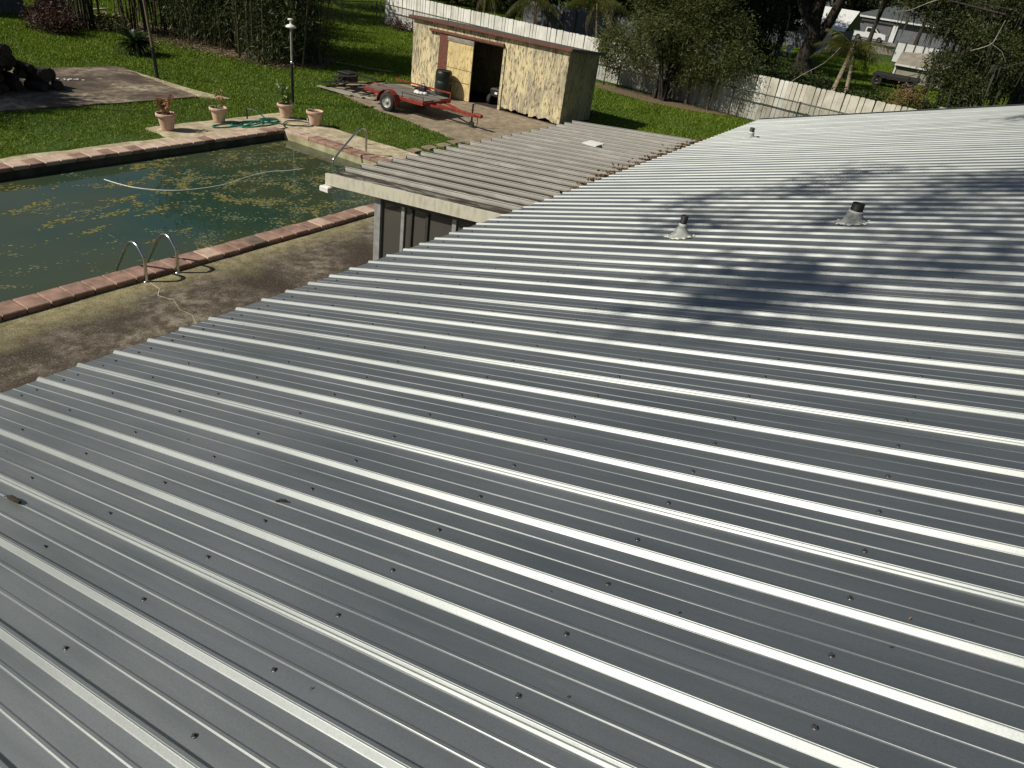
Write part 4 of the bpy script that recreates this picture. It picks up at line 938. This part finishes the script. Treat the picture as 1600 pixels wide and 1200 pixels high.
def palm(name, label, cat, loc, top, r0, nf, meshes, dead=None, bark='palmbark', tilt=(-.1, .9), sc_=1, nd=0, seed=0, group=None):
    t = thing(name, loc, label, cat, group); q = random.Random(seed); b = Vector(loc); tp = Vector(top)
    if r0:
        mb = MB(); ps = []; rs = []
        for i in range(14):
            ps.append(b.lerp(tp, i/13)+Vector((math.sin(i*.35)*.04, 0, 0))); rs.append(r0*(1.25-.4*i/13)*(1+.08*(i % 2)))
        mb.tube(ps, rs, 10); mb.build('trunk', M[bark], t)
    for i in range(nf):
        me = meshes[i % len(meshes)]
        inst('frond', me, t, tp-b, (q.uniform(-.25, .25), q.uniform(*tilt), 2.4*i+q.uniform(-.3, .3)), (sc_*q.uniform(.85, 1.1),)*3)
    for i in range(nd): inst('dead_frond', dead, t, tp-b-Vector((0, 0, .15)), (q.uniform(-.3, .3), q.uniform(.7, 1.1), 2.1*i+q.uniform(-.4, .4)), (sc_*.85,)*3)
    return t
PF = [frond_mesh('frond', 2.2, .75, .05, .55, 'palmleaf', 30, 1, .9), frond_mesh('frond', 2.3, 1.0, .05, .6, 'palmleaf', 30, 2, 1.2), frond_mesh('frond', 2.0, .5, .05, .5, 'palmleaf', 28, 3, .7)]
PD = frond_mesh('dead_frond', 1.8, .9, .04, .35, 'deadpalm', 16, 4, 1.0)
SF = [frond_mesh('frond', .95, .45, .03, .16, 'sagoleaf', 38, 5, -.2), frond_mesh('frond', .95, .65, .03, .16, 'sagoleaf', 38, 6, -.1)]
palm('sago_cycad', 'low dark green cycad rosette on the lawn beside the tall thin pole', 'cycad', (16.6, 26.5, 0), (16.6, 26.5, .32), .14, 90, SF, sc_=.85, tilt=(-.7, .6), seed=4, bark='bark')
palm('young_palm', 'young palm with drooping fronds behind the fence, above the shed doorway', 'palm', (41.5, 25.0, 0), (41.5, 25.2, 2.5), .07, 15, PF, PD, tilt=(-.5, .5), nd=4, seed=6, group='palms behind the fence')
palm('young_palm', 'young palm with drooping yellowish fronds just left of the olive shrub', 'palm', (41.2, 20.4, 0), (41.2, 20.9, 3.0), .07, 15, PF, PD, tilt=(-.5, .5), nd=2, seed=7, group='palms behind the fence')
palm('young_palm', 'shaded palm left of the others, cut by the top of the photo', 'palm', (42.5, 29.5, 0), (42.5, 29.5, 2.4), .07, 13, PF, PD, tilt=(-.5, .5), nd=2, seed=8, group='palms behind the fence')
palm('twin_palm', 'green palm with two leaning grey trunks behind the fence at the right', 'palm', (36.2, 6.4, 0), (37.3, 6.15, 3.2), .10, 20, PF, PD, tilt=(-.5, .6), nd=1, sc_=.8, seed=9, bark='palmbark', group='palms behind the fence')
tp = [o for o in bpy.data.objects if o.name.startswith('twin_palm')][0]
MB().tube([(36.6, 5.7, 0), (36.9, 5.75, 1.4), (37.2, 6.0, 2.9)], [.12, .10, .07], 9).build('second_trunk', M['palmbark'], tp)
tag(MB().tube(smooth_path([(36.3, 8.3, 1.3), (36.4, 7.7, 1.9), (36.6, 7.0, 2.5), (36.9, 6.6, 3.2)], 3), .015, 6).build('pale_branch', M['palebranch']), 'bare pale branch leaning against the twin-trunked palm', 'branch')

# ---------------------------------------------------------------- trees beyond the fence
tree('cedar_tree', 'dark narrow cedar beyond the fence, right of the olive shrub', 'tree', (50, 13.9, 0), (50, 14.2, 11), .35, [(50, 14.0+.3*math.sin(k), 1.6+1.1*k, 1.5, 1.7-.05*k, 1.1) for k in range(9)]+[(49.5, 15.8, 3.4, 1.2, 1.4, 1.6)], 34000, .05, .22, 'cedarleaf', droop=.8, moss=900)
fk = tree('forked_oak', 'massive dark oak with forked trunk standing beyond the fence', 'tree', (60, 12.75, 0), (58.5, 12.9, 6.5), .62, cluster(56, 18, 9.5, 5, 6, 2.4, 12, 4, .4), 15000, .12, .24, 'oakleaf', moss=1500)
MB().tube([(60, 12.6, 2.0), (59.5, 11.9, 3.6), (59.2, 11.5, 5.2), (58, 10.9, 8.5)], [.42, .36, .30, .15], 9).build('fork', M['bark'], fk)
MB().tube([(52.5, 13.9, 3.0), (52, 13.6, 4.0), (51.8, 13.2, 4.35), (51.5, 12.8, 3.9), (51.4, 12.6, 2.2)], [.05, .05, .045, .04, .02], 7).build('bare_limb', M['palebranch'], fk)
tree('live_oak', 'spreading oak with grey moss filling the upper right corner', 'tree', (37.5, -9.5, 0), (38.5, -6, 6.0), .5,
     cluster(37.5, .6, 4.6, 3.2, 3.0, 1.9, 24, 21, .36)+[(36.8, 2.0, 3.1, 1.4, 1.2, .8), (36.3, 1.3, 2.55, 1.1, .8, .6), (36.2, .4, 2.9, 1, .8, .7), (38, 4.0, 5.6, 1.8, 1.3, .9), (38.5, 5.4, 6.1, 1.8, 1.2, .6), (37, -.4, 4.2, 1.4, 1.2, 1)], 72000, .055, .11, 'oakleaf', moss=900, shell=.3)
tag(MB().tube(smooth_path([(34.6, .9, 5.1), (34.7, .95, 4.6), (34.7, 1.05, 4.25), (34.8, 1.6, 3.95)], 3), [.018]*10, 6).tube([(34.7, 1.05, 4.3), (34.8, .6, 4.1), (34.9, .3, 3.75)], [.014, .010, .006], 5).build('dead_branch', M['palebranch']), 'forked pale dead branch hanging in front of the upper right oak', 'branch')
tag(MB().tube(smooth_path([(34.6, 3.3, 5.45), (34.7, 3.7, 5.25), (34.8, 4.2, 4.95), (34.9, 4.7, 4.85)], 3), [.024-.002*k for k in range(10)], 6).build('dead_branch', M['palebranch']), 'pale curved bare branch near the top of the oak foliage', 'branch')
tree('dead_leaf_bush', 'reddish-brown withering bush just behind the fence end', 'bush', (36.5, 3.4, 0), (36.5, 3.4, 1.6), .05, [(36.4, 3.5, 1.7, .4, .5, .4), (36.5, 2.9, 2.0, .35, .45, .4), (36.8, 3.1, 1.4, .4, .6, .4)], 1900, .05, .10, 'litterleaf')
tree('dark_bush', 'dark evergreen bush behind the fence under the leaning palm', 'bush', (37.5, 8.6, 0), (37.5, 8.6, 1.2), .06, [(37.5, 8.8, 1.4, .8, 1.3, .7), (38, 7.3, 1.2, .8, 1.0, .7), (37.5, 10.4, 1.3, .6, .8, .5)], 7000, .06, .12, 'darkleaf')
tree('dark_bush', 'dark low hedge behind the right end of the white fence', 'bush', (36.3, 4.6, 0), (36.3, 4.6, .9), .06, [(36.8, 4.9, 1.2, .8, 1.3, .6), (36.3, 1.6, 1.3, .8, 1.5, .8), (36.5, -.6, 1.4, 1, 1.5, .7)], 10000, .06, .12, 'darkleaf')
tree('vine_bush', 'straggly vine hanging over the front of the tan shed', 'bush', (66, 4.9, 0), (66, 4.9, 1.9), .06, [(66, 4.9, 1.7, .3, .35, .8), (66, 4.6, .8, .3, .7, .6), (66, 4.4, 2.4, .4, .7, .4)], 2600, .07, .14, 'darkleaf')
# taller wood behind everything: each tree its own
wood = [(44, 36, 10, 'shaded oak behind the left palm'), (48, 31, 11, 'tall shaded oak above the two palms'), (52, 25, 11, 'wide dark oak behind the right-hand palm'), (46.5, 17.5, 10, 'oak crowding in behind the olive shrub'),
        (66, 22, 12, 'tall oak in front of the white-roofed house'), (78, 21.5, 11, 'oak hiding the far end of the white-roofed house'), (77, -6, 12, 'oak standing over the tan shed'), (92, 5, 12, 'oak beside the white panel fence'), (112, 26, 14, 'far oak left of the grey garage'), (118, 12, 14, 'far oak over the grey house roof'),
        (50, -4, 11, 'oak at the far right beyond the roof'), (100, 15, 11, 'small oak beyond the gravel path'), (150, 32, 16, 'very distant oak behind the grey garage'), (155, 15, 16, 'very distant oak right of the grey garage'), (90, 33, 13, 'oak behind the white-roofed house'), (70, 20.5, 6.5, 'leafy oak partly hiding the white metal roof'), (66, 16.5, 6, 'small oak standing left of the gravel path'), (130, 45, 15, 'distant oak at the back of the wood'),
        (38, 44, 12, 'oak at the far left behind the bamboo'), (30, 42, 11, 'oak behind the chain link fence'), (60, 45, 13, 'dark oak deep behind the palms')]
for (nm, lb, x0_, x1_, y0_, y1_, h_, nb, nl) in (('far_wood', 'dense dark wood closing the view behind the palms', 56, 64, 20, 52, 5.5, 70, 60000), ('far_wood', 'dense dark wood behind the far houses', 158, 166, -20, 60, 14, 80, 50000), ('far_wood', 'dense dark wood beyond the white-roofed house', 100, 106, 26, 60, 11, 50, 36000), ('far_wood', 'dark thicket beyond the chain link fence and bamboo', 27, 40, 44, 50, 5, 50, 36000), ('far_wood', 'dark thicket at the right behind the oak', 58, 64, -22, -2, 9, 60, 36000)):
    q = random.Random(int(x0_)); bl = [(q.uniform(x0_, x1_), q.uniform(y0_, y1_), h_*q.uniform(.08, .85), h_*.2, h_*.25, h_*.2) for k in range(nb)]
    V, Fc = leaves(bl, nl, .16*x0_/60, .32*x0_/60, .2, .3); tag(npmesh(nm, V, Fc, M['darkleaf']), lb, 'wood', kind='stuff')
bf = thing('board_fence', (54, 17, 0), 'shaded grey board fence in the dark behind the palms', 'fence')
for k in range(14):
    MB().b2(53.98, 54.03, 17+1.2*k, 18.14+1.2*k, .05, 1.75).build('board_panel', M['housewall'], bf); MB().b2(53.92, 54.05, 18.145+1.2*k, 18.195+1.2*k, 0, 1.85).build('post', M['rail'], bf)
oakproto = None
for i, (x, y, h, lb) in enumerate(wood):
    q = random.Random(100+i); h *= 1.25; rr = h*.34
    lowc = .48 if i in (4, 5, 6, 7, 8, 9, 11) else .30
    if i in (3, 10): lowc = .4
    bl = cluster(x, y, h*(lowc+1)/2, rr, rr, h*(1-lowc)/2, 12, 50+i, .42)
    tree('oak_tree', lb, 'tree', (x, y, 0), (x+q.uniform(-.5, .5), y+q.uniform(-.5, .5), h*.6), .28, bl, 11000, .16, .30, 'darkleaf' if i % 3 else 'oakleaf', moss=500, group='oaks beyond the fence')
# the oak whose crown throws its shade over the roof and the left of the yard
def sunpt(s, e, t): return RP(s, e)+SUN*t
so = []
for (s, e, r1, r2, t) in [(a, b, c*.8, d*.8, t+3.5) for a, b, c, d, t in ((.9, 6.3, 1.1, .9, 12), (.2, 7.7, 1.2, .9, 12.5), (1.7, 7.6, .8, .7, 12), (.1, 5.0, 1.0, .8, 12), (.9, 4.3, .7, .5, 12), (-.9, 6.2, 1.3, 1.2, 12.6), (-.6, 8.3, 1.1, .9, 12.8), (1.4, 8.6, .6, .5, 12.4), (2.2, 5.9, .55, .4, 12.2), (1.1, 3.7, .6, .45, 12), (1.6, 4.4, .5, .4, 12), (2.6, 7.0, .5, .3, 12), (-.7, 3.9, .8, .7, 12), (-.15, 14.4, .6, .35, 13), (-.9, 13.6, .9, .6, 13))]:
    c_ = sunpt(s, e+.45, t); so.append((c_.x, c_.y, c_.z, r1, r2, .5))
big = cluster(9, -9.0, 10.8, 8, 5, 2.8, 30, 77, .42)  # out-of-view crown, added to darken what the roof pans reflect
so_ = thing('shade_oak', (1.0, -14.5, 0), 'oak beside the house whose dappled shade falls on the metal roof', 'tree')
mb = MB(); branchy(mb, (1.0, -14.5, 0), (0.5, -7.5, 12.0), .5, .2, [])
for k in (0, 6, 7): e_ = Vector(so[k][:3]); p0_ = Vector((.5, -7.5, 11.9)); mb.tube([p0_, p0_.lerp(e_, .4)+Vector((0, 0, 1.0)), p0_.lerp(e_, .75)+Vector((0, 0, .8)), e_], [.15, .10, .06, .02], 7)
mb.build('trunk', M['bark'], so_)
V, Fc = leaves(big, 42000, .11, .2, .1, .3); npmesh('unseen_reflection_crown', V, Fc, M['darkleaf'], so_)
V, Fc = leaves(so, 5800, .075, .14, .1, .2); npmesh('crown', V, Fc, M['oakleaf'], so_)
yo = [(2.0, 27.0, 8.5, 1.6, 1.4, 1.0), (.6, 28.6, 9, 2.0, 1.6, 1.2), (.4, 26.0, 8.0, 1.8, 1.6, 1.2), (3.0, 25.6, 7.6, 1.0, .8, .7)]
tree('pad_oak', 'oak at the left of the yard shading the log heap', 'tree', (-1.0, 28, 0), (-.5, 28, 7), .4, yo, 15000, .10, .20, 'darkleaf')

# ---------------------------------------------------------------- neighbours' things
nh = thing('neighbour_house', (141, 17.6, 0), 'distant grey house with garage door, white trim and dark shingle roof', 'house')
MB().b2(141, 150, 8, 24, 0, 3.05).build('wall', M['housewall'], nh)
MB().b2(140.9, 140.98, 18.6, 22.9, 0, 2.45).build('garage_door', M['garagedoor'], nh)
MB().b2(140.7, 140.98, 17.7, 18.4, 0, 2.6).build('corner_trim', M['trim'], nh)
MB().b2(140.75, 140.96, 18.4, 23.4, 2.46, 2.68).build('door_trim', M['trim'], nh)
MB().b2(140.2, 140.4, 7.5, 24.5, 2.95, 3.2).build('gutter', M['trim'], nh)
MB().add([(140.3, 7.5, 3.2), (140.3, 24.5, 3.2), (151, 24.5, 3.2), (151, 7.5, 3.2), (145.5, 12.5, 5.3), (145.5, 19.5, 5.3)], [(1, 0, 4, 5), (2, 1, 5), (3, 2, 5, 4), (0, 3, 4)]).build('roof', M['shingle'], nh)
car = thing('parked_car', (133, 20, 0), 'white pickup truck parked in front of the grey garage', 'pickup truck')
bp = [(22.6, .45), (22.6, 1.05), (20.95, 1.1), (20.9, 1.85), (19.7, 1.9), (18.95, 1.25), (17.9, 1.1), (17.75, .45)]
n = len(bp); vs = [(132.1, y, z) for y, z in bp]+[(133.9, y, z) for y, z in bp]
MB().add(vs, [tuple(range(n)), tuple(range(n, 2*n))[::-1]]+[(i, i+n, (i+1) % n+n, (i+1) % n) for i in range(n)]).build('body', M['carwhite'], car)
MB().add([(132.07, y, z) for y, z in ((20.75, 1.25), (20.72, 1.75), (19.8, 1.78), (19.2, 1.25))], [(0, 1, 2, 3)]).build('side_window', M['glass'], car)
MB().add([(132.25, 19.62, 1.86), (133.75, 19.62, 1.86), (133.75, 18.97, 1.3), (132.25, 18.97, 1.3)], [(0, 1, 2, 3)]).build('windscreen', M['glass'], car)
for x in (132.15, 133.85):
    for y in (18.6, 21.75): wheel(car, (x, y, .38), .38, .24, 'X', 'galv')
wp = thing('panel_fence', (92, 9.3, 0), 'white solid panel fence beyond the tan shed', 'fence')
PA, PB = Vector((92, 11.1, 0)), Vector((92.3, 6.6, 0))
for k in range(5):
    a1, b1 = PA.lerp(PB, k/5), PA.lerp(PB, (k+.96)/5); MB().beam(a1+Vector((0, 0, .95)), b1+Vector((0, 0, .95)), .05, 1.8).build('panel', M['trim'], wp)
    MB().beam(a1, a1+Vector((0, 0, 2.0)), .12, .12).build('post', M['galv'], wp)
ts = thing('tan_shed', (70, 6, 0), 'small tan garden shed with pitched roof in the neighbouring yard', 'shed')
MB().b2(69, 72.2, 4.3, 7.75, 0, 1.15).build('wall', M['tanwall'], ts)
MB().add([(68.8, 4.1, 1.2), (68.8, 7.9, 1.2), (72.4, 7.9, 1.2), (72.4, 4.1, 1.2), (70.6, 4.1, 2.35), (70.6, 7.9, 2.0)], [(1, 0, 4, 5), (3, 2, 5, 4), (2, 1, 5), (0, 3, 4)]).build('roof', M['tanroof'], ts)
MB().b2(68.74, 68.8, 4.1, 7.9, 1.08, 1.2).build('eave_trim', M['trim'], ts)
for y in (4.25, 7.8): MB().b2(68.9, 68.99, y-.06, y+.06, 0, 1.15).build('corner_trim', M['trim'], ts)
bt = thing('flatbed_cart', (62, 7.4, 0), 'dark flat cart standing in shade in front of the tan shed', 'cart')
MB().b2(61, 63, 5.2, 8.2, .55, .85, .03).build('bed', M['black'], bt)
for y in (5.6, 7.8): wheel(bt, (61.1, y, .35), .35, .2, 'X', 'black')
MB().b2(61.4, 62.6, 5.4, 8.0, .25, .55).build('side', M['black'], bt)
mh = thing('white_roofed_house', (86, 18.5, 0), 'neighbouring house with bright white metal roof seen between the trunks', 'house')
MB().b2(86, 93, 15.8, 26, 0, 2.2).build('wall', M['housewall'], mh)
MB().add([(85.3, 15.4, 2.2), (85.3, 26.5, 2.2), (90, 26.5, 4.1), (90, 15.4, 4.1), (94, 26.5, 2.3), (94, 15.4, 2.3)], [(1, 0, 3, 2), (2, 3, 5, 4)]).build('roof', M['trim'], mh)
MB().b2(85.9, 85.98, 16.6, 17.4, .1, 1.9).build('door', M['trim'], mh)
bb = thing('blue_bin', (84, 17.2, 0), 'bright blue bin beside the white-roofed house', 'bin')
MB().b2(83.6, 84.3, 16.5, 17.5, .05, .95, .04).build('body', M['bluebin'], bb); MB().b2(83.55, 84.35, 16.45, 17.55, .95, 1.05, .02).build('lid', M['bluebin'], bb)
for i, (x, y) in enumerate(((70.5, 17.7), (71.2, 16.9))):
    c_ = thing('lawn_chair', (x, y, 0), ['white lawn chair on the far grass, left of two', 'white lawn chair on the far grass, right of two'][i], 'chair')
    MB().b2(x-.3, x+.3, y-.3, y+.3, .40, .45).build('seat', M['trim'], c_); MB().b2(x+.26, x+.31, y-.3, y+.3, .45, 1.0).build('backrest', M['trim'], c_)
    for a1 in (-.26, .26):
        for b1 in (-.26, .26): MB().b2(x+a1-.03, x+a1+.03, y+b1-.03, y+b1+.03, 0, .40).build('leg', M['trim'], c_)
slabs('gravel_path', 'gravel', [[(84.5, 14.5), (86.5, 14.5), (88.5, 10.0), (86.2, 10.0)], [(100, 24), (140, 26), (140, 15), (104, 12)]], .0)
td = thing('teal_shed', (40, -2.5, 0), 'dark teal outbuilding wall at the right edge beyond the roof', 'outbuilding')
MB().b2(39.0, 42, -5.2, -.35, 0, 3.3).build('wall', M['teal'], td); MB().b2(38.8, 42.2, -5.4, -.2, 3.3, 3.42).build('roof', M['shingle'], td)
bxs = thing('mail_box', (33.0, 1.55, 0), 'small grey box on a thin post behind the roof edge', 'box')
MB().beam((33.0, 1.75, 1.95), (33.0, 1.3, 1.92), .3, .16, .03).build('box', M['greyboard'], bxs); MB().beam((33.0, 1.7, 0), (33.0, 1.6, 1.86), .06, .06).build('post', M['greyboard'], bxs)
gs = thing('metal_shed', (16, 37, 0), 'blue-grey metal shed wall in the upper left corner', 'shed')
MB().b2(14.5, 17.35, 35.3, 38, 0, 2.4).build('body', M['housewall'], gs)
for k in range(8):
    MB().b2(14.6+.36*k, 14.63+.36*k, 35.26, 35.299, 0, 2.4).build('rib', M['housewall'], gs)
wb = thing('overturned_boat', (18.2, 34.6, 0), 'dark upturned boat with pale rim beside the metal shed', 'boat')
hl = MB(); 
for k in range(0): pass
hp_ = []; n = 10
for j in range(9):
    t = j/8*2-1; w_ = .62*math.sqrt(max(.02, 1-t*t*.96)); 
    for k in range(n):
        a1 = math.pi*k/(n-1); hp_.append((18.2+t*.9, 34.6+w_*math.cos(a1), .15+.6*math.sin(a1)*w_/.62))
hl.add(hp_, [(j*n+k, (j+1)*n+k, (j+1)*n+k+1, j*n+k+1) for j in range(8) for k in range(n-1)], True); hl.build('hull', M['black'], wb)
MB().tube([(17.3, 34.6, .18), (17.7, 34.1, .2), (18.2, 33.98, .2), (18.8, 34.15, .2), (19.1, 34.6, .18)], .025, 6).build('rim', M['white'], wb)
for i, (a1, b1, lb) in enumerate((((19.0, 34.9, .55), (20.9, 34.9, .95), 'long pale plank leaning behind the brown bamboo'), ((19.2, 34.4, .3), (20.4, 34.5, .38), 'short plank lying under the leaning plank'))):
    tag(MB().beam(a1, b1, .2, .05).build('plank', M['greyboard']), lb, 'plank')
rbm = MB(); q = random.Random(6)
for k in range(26):
    rbm.lathe([(0, 0), (q.uniform(.06, .13), .02), (q.uniform(.05, .11), .09), (0, .12)], (q.uniform(16.9, 18.0), q.uniform(33.4, 34.1), 0), 6, smooth=False)
for k in range(22):
    rbm.lathe([(0, 0), (q.uniform(.06, .13), .02), (q.uniform(.05, .11), .09), (0, .12)], (q.uniform(19.2, 20.6), q.uniform(33.3, 34.0), q.uniform(0, .25)), 6, smooth=False)
tag(rbm.build('rubble', M['rubble']), 'scattered pale bricks and rubble under the trees at the left', 'rubble', kind='stuff')

# ---------------------------------------------------------------- grass blades
def inpoly(x, y, poly):
    r = np.zeros(len(x), bool); n = len(poly); j = n-1
    for i in range(n):
        xi, yi = poly[i]; xj, yj = poly[j]
        r ^= ((yi > y) != (yj > y)) & (x < (xj-xi)*(y-yi)/(yj-yi+1e-12)+xi); j = i
    return r
EX = [rect(-10, 15.26, 2, 9.8), rect(-10, 15.24, 9.7, 16.40), [(10.83, 16.3), (15.24, 16.3), (15.07, 17.40), (10.83, 17.40)],
      [(2, 20.25), (14.25, 19.95), (14.6, 24.5), (9.5, 24.85), (2, 24.85)], [(17.1, 8.0), (22.9, 8.0), (22.9, 19.2), (20.9, 20.5), (19.2, 19.4), (18.55, 17.0), (17.75, 12.7)],
      rect(22.7, 25.0, 12.2, 18.9), rect(-20, 17.5, -12, 4.0)]
LIT = [[(18.3, 33.5), (18.7, 30.6), (19.6, 29.0), (19.6, 27.2), (20.0, 25.6), (20.6, 23.4), (22.0, 22.7), (24, 24), (24, 30), (21, 34)], [(33.9, 16.8), (33.0, 16.4), (32.2, 14.6), (31.9, 12.6), (32.3, 10.8), (33.2, 9.6), (34.2, 13)]]
n = 2300000
xs = rng.uniform(2, 90, n)**1.0; xs = 2+88*rng.random(n)**2.0; ys = rng.uniform(-4, 46, n)
cam_ = np.array([0, 0, 5.]); Pv = np.stack([xs, ys, np.zeros(n)], 1)-cam_
dz = Pv @ np.array(F); uu = Pv @ np.array(RT)/dz*1120.9; vv = -(Pv @ np.array(UP))/dz*1120.9
k_ = (dz > 0) & (np.abs(uu) < 980) & (vv > -780) & (vv < 200)
for e in EX: k_ &= ~inpoly(xs, ys, e)
for e in LIT: k_ &= ~(inpoly(xs, ys, e) & (rng.random(n) < .85))
dist = np.hypot(xs, ys)
k_ &= ~((np.sin(xs*2.3+ys)*np.sin(ys*3.1-xs*1.3)*(rng.random(n)) > np.where((ys < 17.2) & (xs < 10.8), .02, .42)) & (rng.random(n) < .8))
xs, ys, dist = xs[k_], ys[k_], dist[k_]; 
if len(xs) > 900000: xs, ys, dist = xs[:900000], ys[:900000], dist[:900000]
n = len(xs); print('blades', n)
patch = .5+.5*np.sin(xs*1.7+np.sin(ys*.9)*2)*np.sin(ys*1.3+np.sin(xs*.7)*2)
hgt = (.035+.035*rng.random(n))*(.75+.5*patch)*np.clip(dist/24, .9, 1.7); wid = .0095*np.clip(dist/16, .8, 3.2)
th = rng.random(n)*6.283; ln = rng.normal(size=(n, 2))*.5*hgt[:, None]
c = np.stack([xs, ys, np.full(n, -.03)], 1); sd = np.stack([np.cos(th), np.sin(th), th*0], 1)*wid[:, None]
tip = c+np.stack([ln[:, 0], ln[:, 1], hgt], 1)
o = npmesh('grass', np.stack([c-sd, c+sd, tip], 1).reshape(-1, 3), np.arange(n*3).reshape(-1, 3), M['grass'])
tag(o, 'short green lawn grass', 'grass', kind='stuff')
sc.cycles.max_bounces = 6; sc.cycles.transparent_max_bounces = 6
